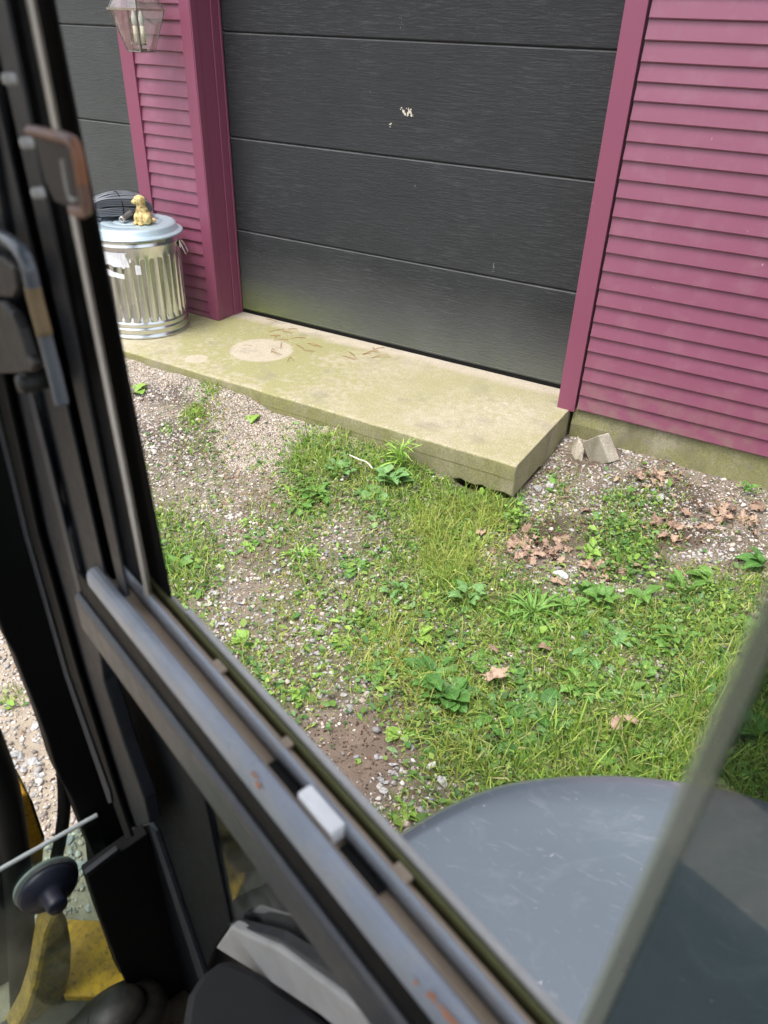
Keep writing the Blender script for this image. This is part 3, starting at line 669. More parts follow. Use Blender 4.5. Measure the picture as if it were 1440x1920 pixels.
V_, F_ = tube(smooth_path([(LX, LY+.05, 1.965), (LX, LY+.08, 1.99), (LX, -.30, 1.93), (LX, -.245, 1.90)]), .008, 8); mesh_obj('arm', V_, F_, BR, lant, smooth=True)
V_, F_ = tube(smooth_path([(LX, LY, 1.90), (LX, LY+.05, 1.965)]), .007, 8); mesh_obj('arm', V_, F_, BR, lant, smooth=True)
V_, F_ = box(LX-.05, LX+.05, -.262, -.2400, 1.80, 2.0); mesh_obj('back_plate', V_, F_, BR, lant, bevel=.006)

# ------------------------------------------------------------------ loose ground cover (nobody could count it)
def off_limits(x, y):
    slab_ = (x < 2.392) & (y > -.962); wall_ = (y > -.235) & (x > 2.3)
    rel = np.stack([x, y], -1)-CAM[:2]; f = rel@CF[:2]; n = rel@CN[:2]
    mach = (f > -1.5) & (f < .42) & (n > -1.4) & (n < .74)
    return slab_ | wall_ | mach
def candidates(n, lo=(-1.0, -4.0), hi=(4.9, -.2), margin=170):
    n = int(n*1.13)
    x = rng.uniform(lo[0], hi[0], n); y = rng.uniform(lo[1], hi[1], n)
    d, u, v = cover(x, y); P = np.stack([x, y, np.full(n, -.22)], -1); z = (P-CAM)@FW
    ok = (z > .5) & (u > -margin) & (u < 1440+margin+330) & (v > 500) & (v < 1780) & ~off_limits(x, y)
    # behind the black corner pillar nothing shows
    hid = (u > 150) & (u < 300-(u-230)*0) & (v > 1150) & (u < 330)
    ok &= ~(hid & (v > 1250))
    return x[ok], y[ok], d[ok], u[ok], v[ok]
ICO_V = []; t_ = (1+5**.5)/2
for a in (-1, 1):
    for b in (-t_, t_): ICO_V += [(a, b, 0), (0, a, b), (b, 0, a)]
ICO_V = np.array(ICO_V)/math.sqrt(1+t_*t_)
def hull_faces(P):
    bm = bmesh.new()
    for p in P: bm.verts.new(p)
    bmesh.ops.convex_hull(bm, input=bm.verts[:]); bm.verts.index_update(); bm.normal_update()
    F = [[v.index for v in f.verts] for f in bm.faces if len(f.verts) == 3]; bm.free(); return np.array(F)
ICO_F = hull_faces(ICO_V)
def rotz(n):
    a = rng.uniform(0, 2*PI, n); R = np.zeros((n, 3, 3)); R[:, 0, 0] = np.cos(a); R[:, 0, 1] = -np.sin(a); R[:, 1, 0] = np.sin(a); R[:, 1, 1] = np.cos(a); R[:, 2, 2] = 1; return R
def rand_rot(n, tilt):
    R = rotz(n); b = rng.normal(0, tilt, n); X_ = np.zeros((n, 3, 3)); X_[:, 0, 0] = 1; X_[:, 1, 1] = np.cos(b); X_[:, 1, 2] = -np.sin(b); X_[:, 2, 1] = np.sin(b); X_[:, 2, 2] = np.cos(b)
    return R@X_@rotz(n)
def stones(name, x, y, size, flat, pal, label, tilt=.3, sink=.25):
    n = len(x); S = size[:, None]*np.stack([rng.uniform(.8, 1.3, n), rng.uniform(.6, 1.0, n), rng.uniform(flat[0], flat[1], n)], -1)
    jit = rng.uniform(.68, 1.25, (n, 12, 1)); Vv = ICO_V[None]*jit*S[:, None, :]/2
    Vv = np.einsum('nij,nkj->nki', rand_rot(n, tilt), Vv)
    z = ground_z(x, y)+size*rng.uniform(.0, .30, n)-size*sink*.2; Vv += np.stack([x, y, z], -1)[:, None, :]
    F = (ICO_F[None]+12*np.arange(n)[:, None, None]).reshape(-1, 3)
    c = pal[rng.integers(0, len(pal), n)]*rng.uniform(.75, 1.25, (n, 1)); c = np.repeat(np.clip(c, 0, .9), 12, 0)
    o = big_mesh(name, Vv.reshape(-1, 3), F, STONE, col=c); tag(o, label, 'gravel', kind='stuff'); return o
PAL_P = np.array([(.48, .41, .33), (.43, .35, .28), (.56, .50, .42), (.38, .33, .27), (.58, .54, .48), (.31, .27, .22), (.50, .42, .35), (.28, .25, .23)])
PAL_G = np.array([(.50, .46, .42), (.36, .34, .33), (.56, .52, .47), (.46, .38, .32), (.30, .29, .29), (.64, .60, .55), (.50, .41, .34), (.24, .21, .19)])
def fine_w(u, v):
    m = np.zeros(len(u))
    for b_ in FINE: m = np.maximum(m, blob(u, v, *b_))
    return m
def dark_w(u, v):
    m = np.zeros(len(u))
    for b_ in [(1060, 1010, 80, 36), (1255, 1030, 70, 20), (650, 1415, 120, 85), (500, 1040, 60, 30), (1180, 1225, 50, 20), (1110, 870, 60, 25), (1330, 1070, 90, 16)]: m = np.maximum(m, blob(u, v, *b_))
    return m
x, y, d, u, v = candidates(950000); fw_ = fine_w(u, v); dk_ = dark_w(u, v)
kz = rng.random(len(x)) < np.clip(fw_*1.5, 0, 1); kz &= (u > 60)
x1, y1 = x[kz], y[kz]; x1 = x1[:60000]; y1 = y1[:60000]
stones('fine_gravel', x1, y1, rng.uniform(.006, .0115, len(x1)), (.5, .85), PAL_P, 'tan pea gravel banked against the apron', .5)
x, y, d, u, v = candidates(260000); fw_ = fine_w(u, v); dk_ = dark_w(u, v); nn = vnoise(x, y, 5, 12)
pr = (1-fw_*.8)*(1-dk_*.92)*np.clip(1.0-d*.85, .10, 1)*np.clip(.26+nn*.75, 0, 1)*.95
pr = np.where(fw_ > .4, pr*.5, pr); kz = rng.random(len(x)) < pr; x1, y1 = x[kz][:64000], y[kz][:64000]
sz = .0092*np.exp(rng.normal(0, .45, len(x1))); sz = np.clip(sz, .004, .030)
stones('gravel', x1, y1, sz, (.35, .75), PAL_G, 'grey and white crushed gravel mixed into the soil', .35)
# crumbs of soil and leaf litter
x, y, d, u, v = candidates(90000); dk_ = dark_w(u, v); kz = rng.random(len(x)) < np.clip(.18+dk_*.8, 0, 1)
x1, y1 = x[kz][:24000], y[kz][:24000]
o = stones('soil_crumbs', x1, y1, rng.uniform(.004, .011, len(x1)), (.4, .8), np.array([(.10, .065, .045), (.16, .11, .08), (.07, .045, .032), (.20, .15, .11)]), 'dark crumbs of soil and rotted litter', .5)
# shreds of brown litter
def shards(name, x, y, L, W, pal, label, lift=.003, mat=TINT_LEAF, cat='litter'):
    n = len(x); q = np.array([(-.5, -.5, 0), (.1, -.65, .12), (.5, 0, .0), (.05, .6, .16), (-.45, .35, .04)]); q = np.tile(q, (n, 1, 1))*(1+rng.uniform(-.25, .25, (n, 5, 1)))
    q = q*np.stack([L, W, L], -1)[:, None, :]; q = np.einsum('nij,nkj->nki', rand_rot(n, .35), q)
    q += np.stack([x, y, ground_z(x, y)+lift+rng.uniform(0, .006, n)], -1)[:, None, :]
    F = np.tile(np.array([(0, 1, 2), (0, 2, 3), (0, 3, 4)]), (n, 1, 1))+5*np.arange(n)[:, None, None]
    c = np.repeat(pal[rng.integers(0, len(pal), n)]*rng.uniform(.75, 1.25, (n, 1)), 5, 0)
    return tag(big_mesh(name, q.reshape(-1, 3), F.reshape(-1, 3), mat, col=c), label, cat, kind='stuff')
BROWN = np.array([(.30, .15, .09), (.38, .22, .14), (.22, .12, .07), (.42, .28, .18)])
x, y, d, u, v = candidates(60000)
lit = np.zeros(len(u))
for b_ in [(1020, 1030, 110, 50), (1350, 975, 120, 50), (1215, 905, 60, 30), (1270, 1005, 90, 35), (1120, 1070, 110, 35), (500, 960, 120, 70), (440, 830, 90, 60), (700, 960, 90, 40), (1000, 900, 60, 30)]: lit = np.maximum(lit, blob(u, v, *b_))
kz = rng.random(len(x)) < (.05+lit*.32); x1, y1 = x[kz][:9000], y[kz][:9000]; n = len(x1)
shards('leaf_litter', x1, y1, rng.uniform(.006, .020, n), rng.uniform(.003, .010, n), BROWN, 'shredded brown leaf litter over the gravel')

# grass
def grass(name, x, y, d, u, v, h, wd, pal, bend, label, lean=.5):
    n = len(x); a = rng.uniform(0, 2*PI, n); az = rng.uniform(0, 2*PI, n); ln = np.abs(rng.normal(0, lean, n))
    base = np.stack([x, y, ground_z(x, y)-.002], -1); dirn = np.stack([np.cos(az), np.sin(az), np.zeros(n)], -1); side = np.stack([np.cos(a), np.sin(a), np.zeros(n)], -1)*(wd/2)[:, None]
    def pt(t):
        an = ln*(.35+bend*t*1.6); s = (h*t)[:, None]
        return base+dirn*np.sin(np.clip(an, 0, 1.9))[:, None]*s+np.array([0, 0, 1.])*np.cos(np.clip(an, 0, 1.75))[:, None]*s
    p1, p2, p3 = pt(.4), pt(.75), pt(1.0)
    Vv = np.stack([base-side, base+side, p1-side*.9, p1+side*.9, p2-side*.6, p2+side*.6, p3], 1)
    F = np.tile(np.array([(0, 1, 3), (0, 3, 2), (2, 3, 5), (2, 5, 4), (4, 5, 6)]), (n, 1, 1))+7*np.arange(n)[:, None, None]
    c = pal[rng.integers(0, len(pal), n)]*rng.uniform(.55, 1.25, (n, 1)); yel = np.clip(blob(u, v, 620, 1320, 300, 250)*.75+blob(u, v, 860, 1020, 120, 80)*.45+blob(u, v, 1330, 1180, 110, 70)*.2, 0, .7)
    c = c*(1-yel[:, None])+np.array([.46, .50, .12])*yel[:, None]; c = np.repeat(c, 7, 0)
    return tag(big_mesh(name, Vv.reshape(-1, 3), F.reshape(-1, 3), GRASS, col=c), label, 'grass', kind='stuff')
GP = np.array([(.32, .46, .08), (.39, .53, .09), (.20, .37, .06), (.48, .57, .14), (.13, .28, .055), (.55, .53, .24), (.35, .50, .09)])
x, y, d, u, v = candidates(640000); nn = vnoise(x, y, 7, 21)
tall = np.clip(blob(u, v, 860, 1010, 130, 90)*.7+blob(u, v, 1180, 1420, 330, 80)*.75+blob(u, v, 650, 880, 130, 40)*.4+blob(u, v, 340, 1040, 70, 80)*.5+blob(u, v, 1370, 1330, 110, 160)*.8, 0, 1)
n5 = vnoise(x, y, 26, 23); pr = np.clip(d**1.5*(.25+.8*nn)*(.35+1.3*n5**1.3)*1.05, 0, 1); kz = rng.random(len(x)) < pr
x1, y1, d1_, u1, v1, t1_ = [q[kz][:165000] for q in (x, y, d, u, v, tall)]
grass('grass', x1, y1, d1_, u1, v1, (.020+.024*d1_+.028*t1_)*np.exp(rng.normal(0, .38, len(x1))), rng.uniform(.0028, .0062, len(x1)), GP, 1.0, 'patchy short green lawn grass in the yard', .95)
# dry straw thatch
x, y, d, u, v = candidates(90000); kz = rng.random(len(x)) < np.clip(d*.35+blob(u, v, 1040, 930, 40, 40)*.8+blob(u, v, 850, 1010, 100, 60)*.5, 0, 1)
x1, y1, d1_, u1, v1 = [q[kz][:20000] for q in (x, y, d, u, v)]
grass('dry_grass', x1, y1, d1_, u1, v1, rng.uniform(.02, .055, len(x1)), rng.uniform(.0014, .0024, len(x1)), np.array([(.42, .36, .20), (.50, .42, .24), (.34, .27, .14), (.36, .34, .14)]), 1.1, 'dry straw-coloured grass thatch', 1.2)
# clover leaflets and tiny broad leaves hugging the soil
x, y, d, u, v = candidates(420000); nn = vnoise(x, y, 8, 31); clo = np.clip(blob(u, v, 1160, 1045, 75, 55)+blob(u, v, 1170, 960, 90, 22)*.7+blob(u, v, 965, 975, 30, 26)+blob(u, v, 600, 1250, 260, 190)*.4+blob(u, v, 1250, 1160, 190, 80)*.3+blob(u, v, 1300, 1300, 140, 200)*.4, 0, 1)
kz = rng.random(len(x)) < np.clip(np.maximum(d**1.7*.62*nn*1.7, clo*.55*np.clip(d*1.4, .1, 1)), 0, 1)
x1, y1, u1, v1, c1 = [q[kz][:54000] for q in (x, y, u, v, clo)]
n = len(x1); r_ = np.clip(.0062*np.exp(rng.normal(0, .45, n)), .003, .018)*(1+.1*c1)
ring = np.array([(.0, 0, 0), (.5, -.36, .14), (1.15, -.14, .10), (1.15, .14, .06), (.5, .36, .14)]); q = np.tile(ring, (n, 1, 1)); q[:, :, 1] *= rng.uniform(.6, 1.35, (n, 1)); q = q*r_[:, None, None]*2.0
q = np.einsum('nij,nkj->nki', rand_rot(n, .6), q)+np.stack([x1, y1, ground_z(x1, y1)+rng.uniform(.002, .028, n)*(.5+.8*c1)], -1)[:, None, :]
F = np.tile(np.array([(0, 1, 2), (0, 2, 3), (0, 3, 4)]), (n, 1, 1))+5*np.arange(n)[:, None, None]
pal = np.array([(.20, .38, .065), (.27, .45, .08), (.14, .29, .07), (.33, .48, .11), (.09, .22, .05), (.22, .38, .14)]); c = np.repeat(pal[rng.integers(0, 6, n)]*rng.uniform(.6, 1.25, (n, 1)), 5, 0)
tag(big_mesh('clover', q.reshape(-1, 3), F.reshape(-1, 3), TINT_LEAF, col=c), 'low clover and creeping small leaves among the grass', 'ground cover', kind='stuff')

# ------------------------------------------------------------------ weeds one can tell apart
def leaf_mesh(name, kind, mat):
    st = 9; Vv = []
    for i in range(st+1):
        t = i/st
        if kind == 'oval': w_ = .30*math.sin(PI*min(1, (t+.02)/1.02)**.85)**.8 if 0 < t < 1 else .01
        elif kind == 'round': w_ = .46*math.sin(PI*t**.8)**.55 if 0 < t < 1 else .02
        elif kind == 'toothed': w_ = (.10+.22*t)*(1.25 if i % 2 else .62)*(1-(max(0, t-.75)/.25)**2) if i < st else .01
        elif kind == 'blade': w_ = .055*(1-t**2.5)+.004
        elif kind == 'heart': w_ = .48*(1-t**1.7)**.8*(1 if t > .06 else .75)+.005
        drop = {'blade': -.55, 'oval': -.22, 'round': -.12, 'toothed': -.18, 'heart': -.22}[kind]*t*t+.10*math.sin(t*3)
        wv = .018*math.sin(t*17)
        for s, zz in ((-1, .28), (-.5, .10), (0, 0), (.5, .10), (1, .28)): Vv.append((t, s*w_, drop+zz*w_*.7+wv*s))
    Ff = [(i*5+k, i*5+k+1, (i+1)*5+k+1, (i+1)*5+k) for i in range(st) for k in range(4)]
    me = bpy.data.meshes.new(name); me.from_pydata(Vv, [], Ff); me.materials.append(mat); me.polygons.foreach_set('use_smooth', [True]*len(me.polygons)); me.update(); return me
LM = {(k_, i): leaf_mesh('leaf', k_, m_) for k_ in ('oval', 'round', 'toothed', 'blade', 'heart') for i, m_ in enumerate((GREEN, DARKGREEN, BLUEGREEN, LIME))}
def weed(u, v, kind, col, size, n, label, name='weed', tilt=(.1, .6), spread=.25, up=0.0, cat='weed', group=None, az0=None, azs=2*PI):
    p = gp(u, v); root = thing(name, label, cat, p-np.array([0, 0, .004]), group)
    n = int(n*1.4) if n > 3 else n
    for i in range(n):
        o = bpy.data.objects.new('leaf', LM[(kind, col)]); s = size*random.uniform(.5, .98)
        a = (az0 if az0 is not None else random.uniform(0, 2*PI))+azs*(i+random.uniform(-.3, .3))/n; el = random.uniform(*tilt); off = size*spread*random.random()
        o.location = (math.cos(a)*off, math.sin(a)*off, .006+up*random.random()); o.scale = (s, s*random.uniform(.8, 1.15), s)
        o.rotation_euler = (random.uniform(-.35, .35), -el, a); link(o, root)
    if up > .05:
        V_, F_ = tube([(0, 0, 0), (.004, .003, up*.5), (.0, .006, up)], .0022, 5); o = mesh_obj('stem', V_, F_, GREEN, root, local=True)
    return root
# (u, v, kind, colour, leaf size, leaves, label, options)
W = [
 (357, 700, 'oval', 3, .115, 6, 'light green weed growing over the front edge of the apron', dict(tilt=(.3, .8))),
 (254, 736, 'round', 3, .100, 3, 'single broad green leaf on the gravel beside the black cab pillar', dict(tilt=(.2, .7))),
 (466, 792, 'oval', 3, .105, 3, 'three-leaved narrow weed alone on the tan gravel', dict(tilt=(.1, .5), azs=2.6)),
 (622, 834, 'oval', 1, .065, 1, 'torn dark leaf lying on the gravel below the apron', dict(tilt=(.0, .1))),
 (656, 830, 'oval', 1, .050, 1, 'small curled leaf beside the torn dark leaf on the gravel', dict(tilt=(.2, .4))),
 (752, 880, 'blade', 3, .115, 30, 'tall feathery weed standing against the apron face', dict(tilt=(.3, 1.4), up=.13, spread=.2)),
 (735, 905, 'heart', 2, .075, 14, 'dark green heart-leaved plant at the foot of the feathery weed', dict(tilt=(.1, .8), up=.045, spread=.9)),
 (790, 880, 'heart', 2, .070, 10, 'round-leaved weed right of the feathery weed by the apron', dict(tilt=(.1, .8), up=.05, spread=1.0)),
 (845, 905, 'heart', 1, .034, 8, 'small-leaved weed under the apron edge near the dark gap', dict(tilt=(.1, .7), up=.03, spread=1.2)),
 (640, 885, 'heart', 2, .055, 12, 'low leafy plant in the middle of the grass strip, left of the twig end', dict(tilt=(.1, .7), spread=1.2, up=.02)),
 (560, 950, 'toothed', 0, .070, 9, 'jagged green weed at the left end of the grass strip', dict(tilt=(.1, .6), spread=.5)),
 (480, 1010, 'toothed', 0, .055, 7, 'jagged weed on brown soil left of the lawn', dict(tilt=(.1, .6), spread=.5)),
 (1260, 1200, 'heart', 0, .050, 16, 'clump of round leaves in the right lawn above the straw patch', dict(tilt=(.1, .7), spread=1.3, up=.03)),
 (1330, 1260, 'oval', 0, .075, 9, 'broad green plantain beside the glass edge', dict(tilt=(.1, .7), spread=.5)),
 (1090, 1290, 'toothed', 0, .085, 9, 'jagged dandelion rosette in the right-hand lawn', dict(tilt=(.05, .5), spread=.3)),
 (970, 1400, 'toothed', 1, .080, 9, 'dark jagged rosette just above the grey cover', dict(tilt=(.05, .5), spread=.3)),
 (1150, 1420, 'heart', 0, .050, 14, 'round-leaved patch just above the top of the grey cover', dict(tilt=(.1, .6), spread=1.3, up=.02)),
 (720, 1260, 'toothed', 0, .065, 8, 'jagged rosette left of the big dark plant', dict(tilt=(.05, .5), spread=.3)),
 (590, 925, 'heart', 0, .062, 16, 'mid-green low plant in the grass strip left of the white twig', dict(tilt=(.1, .7), spread=1.1, up=.02)),
 (700, 925, 'round', 2, .068, 9, 'flat rosette of round leaves below the white twig', dict(tilt=(.0, .4), spread=.8)),
 (930, 935, 'blade', 3, .17, 9, 'tall bright grass clump at the front corner of the apron', dict(tilt=(.9, 1.45), spread=.15, name='grass_clump')),
 (965, 975, 'heart', 3, .030, 22, 'bright lime clover-like clump just below the apron corner', dict(tilt=(.1, .8), up=.05, spread=2.0)),
 (1000, 1150, 'blade', 0, .125, 40, 'coarse tuft of long arching grass left of the broad weeds', dict(tilt=(.15, .9), spread=.35, name='grass_clump')),
 (960, 1165, 'blade', 0, .10, 20, 'smaller arching grass tuft beside the long grass', dict(tilt=(.15, .8), spread=.35, name='grass_clump')),
 (1090, 1110, 'oval', 0, .085, 2, 'upright single green leaf beside the white stone', dict(tilt=(.9, 1.3), spread=.1)),
 (878, 1130, 'heart', 2, .058, 9, 'blue-green upright weed left of the long grass tuft', dict(tilt=(.2, .9), up=.06, spread=.8)),
 (750, 1110, 'heart', 2, .050, 9, 'dull green low weed in the middle of the lawn', dict(tilt=(.1, .7), up=.02, spread=1.1)),
 (665, 1065, 'round', 0, .058, 7, 'pale flat-leaved weed above the gravel patch', dict(tilt=(.0, .4), spread=.6)),
 (785, 1195, 'oval', 3, .075, 3, 'pale upright plantain leaf in the lawn', dict(tilt=(.2, .8), spread=.1)),
 (700, 1180, 'oval', 3, .060, 6, 'light green plantain at the edge of the gravel', dict(tilt=(.0, .4))),
 (460, 1205, 'oval', 3, .070, 7, 'yellow-green weed by the outer window sill', dict(tilt=(.2, .8))),
 (810, 1270, 'oval', 1, .080, 20, 'large dark green dock plant, its upper leaves', dict(tilt=(.1, .7), spread=.7, up=.03)),
 (840, 1310, 'round', 1, .066, 20, 'large dark broad-leaved plant just left of the curled brown leaf', dict(tilt=(.1, .7), spread=.8, up=.03)),
 (845, 1350, 'oval', 0, .080, 5, 'broad drooping leaves at the lower edge of the dark plant', dict(tilt=(.0, .5), spread=.4)),
 (930, 1335, 'oval', 1, .075, 6, 'dark oval leaves just below the curled brown leaf', dict(tilt=(.1, .5), spread=.6)),
 (1020, 1330, 'round', 1, .085, 7, 'dark ridged broad leaves in the bright grass', dict(tilt=(.1, .6), spread=.5)),
 (1035, 1365, 'toothed', 2, .080, 5, 'blue-green jagged leaves under the dark ridged leaves', dict(tilt=(.1, .5), spread=.4)),
 (965, 1275, 'round', 1, .055, 2, 'dark pointed leaf standing right of the curled brown leaf', dict(tilt=(.5, .9), spread=.2)),
 (1120, 1130, 'heart', 0, .062, 12, 'row of broad green leaves right of the upright leaf', dict(tilt=(.1, .8), spread=1.0, up=.04)),
 (1060, 1145, 'heart', 0, .055, 9, 'broad leaves between the long grass and the green row', dict(tilt=(.1, .7), spread=1.0, up=.04)),
 (1150, 1190, 'oval', 2, .082, 11, 'flat grey-green plantain with wide spread leaves', dict(tilt=(.0, .4), spread=.5)),
 (1110, 1225, 'oval', 2, .080, 6, 'grey-green plantain leaves above the bare soil', dict(tilt=(.0, .4), spread=.4)),
 (1205, 1125, 'oval', 0, .080, 6, 'upright broad weed centred on the right lawn edge', dict(tilt=(.2, .9), spread=.4, up=.03)),
 (1205, 1265, 'round', 0, .070, 3, 'pale broad leaf standing right of the bare soil', dict(tilt=(.3, .9), spread=.3)),
 (1280, 1110, 'toothed', 0, .110, 5, 'upright jagged dandelion leaves at the lawn edge', dict(tilt=(.5, 1.2), spread=.2)),
 (1340, 1095, 'oval', 0, .125, 4, 'long veined dock leaf lying toward the foundation', dict(tilt=(.1, .5), spread=.3, az0=2.4, azs=1.6)),
 (1436, 1060, 'oval', 1, .12, 4, 'glossy broad leaves at the right edge beside the litter', dict(tilt=(.2, .7), spread=.2, az0=2.6, azs=1.8)),
 (1400, 925, 'heart', 0, .036, 9, 'small weed at the foot of the mossy foundation', dict(tilt=(.1, .8), up=.04, spread=1.0)),
 (1105, 970, 'oval', 2, .10, 2, 'long pale leaf lying on the gravel below the broken concrete', dict(tilt=(.0, .15), az0=.3, azs=.9)),
 (1160, 985, 'heart', 0, .030, 12, 'small green weed patch between the leaf piles', dict(tilt=(.1, .7), up=.02, spread=2.0)),
 (1110, 1045, 'oval', 3, .050, 9, 'lime small-leaved weed left of the clover mound', dict(tilt=(.2, .8), up=.03, spread=.8)),
 (1165, 1060, 'heart', 1, .055, 5, 'dark curled leaves in the front of the clover mound', dict(tilt=(.2, .6), spread=.6)),
 (1045, 1058, 'oval', 3, .040, 5, 'tiny sprout on dark soil above the white stone', dict(tilt=(.2, .7))),
 (1010, 1000, 'oval', 2, .028, 3, 'lone seedling on the dark soil', dict(tilt=(.4, .9))),
 (1170, 1300, 'oval', 0, .062, 9, 'mid green plantain low in the right lawn', dict(tilt=(.1, .6), spread=.5)),
 (1230, 1330, 'oval', 2, .066, 8, 'grey-green weed near the straw-coloured leaf', dict(tilt=(.1, .6), spread=.5)),
 (560, 1040, 'blade', 3, .075, 14, 'short bright grass tuft on the dark soil', dict(tilt=(.3, 1.0), spread=.4, name='grass_clump')),
 (470, 980, 'blade', 3, .060, 12, 'thin grass tuft amid the grey gravel', dict(tilt=(.3, 1.0), spread=.4, name='grass_clump')),
 (470, 1025, 'oval', 3, .045, 5, 'small yellow-green weed below the thin grass tuft', dict(tilt=(.1, .5))),
 (330, 1060, 'oval', 0, .075, 7, 'wide leaves in the bright grass beside the cab pillar', dict(tilt=(.2, .8), spread=.5)),
 (1390, 1180, 'oval', 0, .085, 9, 'grassy weed in front of the glass edge', dict(tilt=(.2, .9), spread=.5)),
 (1400, 1380, 'round', 1, .060, 12, 'dark weed seen through the tinted glass', dict(tilt=(.1, .8), spread=.9, up=.04)),
 (880, 1240, 'toothed', 0, .070, 6, 'jagged flat weed in the middle lawn', dict(tilt=(.0, .4), spread=.4)),
 (1000, 1200, 'toothed', 0, .066, 6, 'jagged weed below the long grass tuft', dict(tilt=(.0, .5), spread=.4)),
 (640, 1210, 'oval', 3, .055, 6, 'small yellow-green plantain near the dirt patch', dict(tilt=(.0, .5))),
 (750, 1380, 'oval', 3, .060, 6, 'yellow-green plantain right of the bare dirt patch', dict(tilt=(.0, .5))),
 (560, 1300, 'oval', 3, .050, 6, 'flat small weed on the thin lawn by the sill', dict(tilt=(.0, .5))),
 (765, 1520, 'oval', 3, .040, 4, 'small round-leaved weed at the edge of the grey cover', dict(tilt=(.0, .5))),
]
for (u_, v_, k_, c_, s_, n_, lab, op) in W: weed(u_, v_, k_, c_, s_, n_, lab, **op)

# ------------------------------------------------------------------ fallen oak leaves
def oak_mesh(i):
    r = random.Random(40+i); out = []; lobes = 5; m = 44
    for k in range(m):
        t = k/m*2*PI; a = t; rad = .30+.18*abs(math.cos(t*.5))+.075*math.sin(9*t+.6)+.05*math.sin(5*t+i)+r.uniform(-.04, .04)
        out.append((rad*math.cos(a)*1.25, rad*math.sin(a)*.85))
    Vv = []; n = m
    cu = r.uniform(.8, 2.6); cv = r.uniform(-1.2, 1.2); ph = r.uniform(0, 6)
    def zz(x, y): return cu*.55*y*y*(1 if i % 2 else .5)+cv*.5*x*x+.06*math.sin(9*x+ph)+.05*math.sin(11*y+ph)+.10*x*y
    for f in (0, .4, .75, 1.0):
        if f == 0: Vv.append((0, 0, zz(0, 0))); continue
        for (x, y) in out: Vv.append((x*f, y*f, zz(x*f, y*f)))
    Ff = [(0, 1+k, 1+(k+1) % n) for k in range(n)]
    for q in range(2): Ff += [(1+q*n+k, 1+(q+1)*n+k, 1+(q+1)*n+(k+1) % n, 1+q*n+(k+1) % n) for k in range(n)]
    s0 = len(Vv); Vv += [(-.62, -.012, zz(-.6, 0)), (-.62, .012, zz(-.6, 0)), (-1.0, .0, zz(-.6, 0)+.08)]; Ff.append((s0, s0+1, s0+2))
    me = bpy.data.meshes.new('oak_leaf'); me.from_pydata(Vv, [], Ff); me.materials.append(DEAD); me.polygons.foreach_set('use_smooth', [True]*len(me.polygons)); me.update(); return me
OAK = [oak_mesh(i) for i in range(6)]
def oak(u, v, size, label, group=None, tilt=.25, lift=.008):
    p = gp(u, v); o = bpy.data.objects.new('oak_leaf', random.choice(OAK)); o.location = tuple(p+np.array([0, 0, lift+random.random()*.012])); o.scale = (size*random.uniform(.8, 1.1), size*random.uniform(.6, 1.0), size)
    o.rotation_euler = (random.gauss(0, tilt), random.gauss(0, tilt), random.uniform(0, 2*PI)); COL.objects.link(o); tag(o, label, 'fallen leaf', group); return o
oak(922, 1284, .080, 'curled pinkish-brown leaf resting on top of the dark broad-leaved plant', tilt=.7, lift=.05)
oak(1150, 1372, .062, 'straw-coloured leaf lying in the bright grass above the grey cover', lift=.035); oak(1180, 1368, .040, 'small twisted leaf right of the straw-coloured leaf', lift=.035)
oak(1022, 1222, .058, 'crumpled brown leaf on the thin lawn below the long grass tuft', lift=.02); oak(985, 998, .055, 'pale brown leaf left of the dark soil'); oak(1096, 962, .060, 'pinkish leaf beside the long pale leaf')
oak(1270, 1075, .055, 'pink-brown leaf beside the upright jagged dandelion leaves'); oak(1232, 1050, .045, 'small orange-brown leaf right of the clover mound'); oak(1042, 1095, .060, 'brown leaf just under the white stone'); oak(900, 1005, .06, 'brown leaf half hidden in the tall yellowish grass')
oak(1066, 1032, .05, 'leaf lying alone at the right end of the dark soil'); oak(1300, 1085, .04, 'little leaf between dandelion and dock leaf'); oak(925, 1230, .04, 'small brown scrap in the middle lawn', lift=.02)
def pile(cu, cv, ru, rv, n, lab, grp, s=(.040, .075)):
    for _ in range(n): oak(cu+random.gauss(0, .45)*ru, cv+random.gauss(0, .45)*rv, random.uniform(*s)*.85, lab, grp, tilt=.45, lift=random.choice((.004, .010, .018)))
pile(990, 1038, 75, 34, 34, 'brown oak leaf in the litter left on dark soil near the apron', 'oak leaves on the dark soil below the apron')
pile(1350, 978, 95, 36, 34, 'reddish brown oak leaf in the big pile near the right edge', 'oak leaves piled by the right edge')
pile(1262, 1000, 85, 26, 18, 'pale brown oak leaf on the gravel left of the big pile', 'oak leaves left of the big pile')
pile(1225, 900, 90, 24, 22, 'brown oak leaf in the small heap in front of the foundation', 'oak leaves in front of the foundation')
pile(1135, 1072, 70, 20, 20, 'brown oak leaf lying below the clover mound', 'oak leaves below the clover mound')
pile(1060, 930, 50, 22, 6, 'small brown leaf on gravel right of the apron corner', 'leaves right of the apron corner', (.02, .04))
pile(450, 870, 110, 60, 8, 'small brown leaf scrap on the gravel left of the grass', 'leaf scraps on the left gravel', (.015, .03))

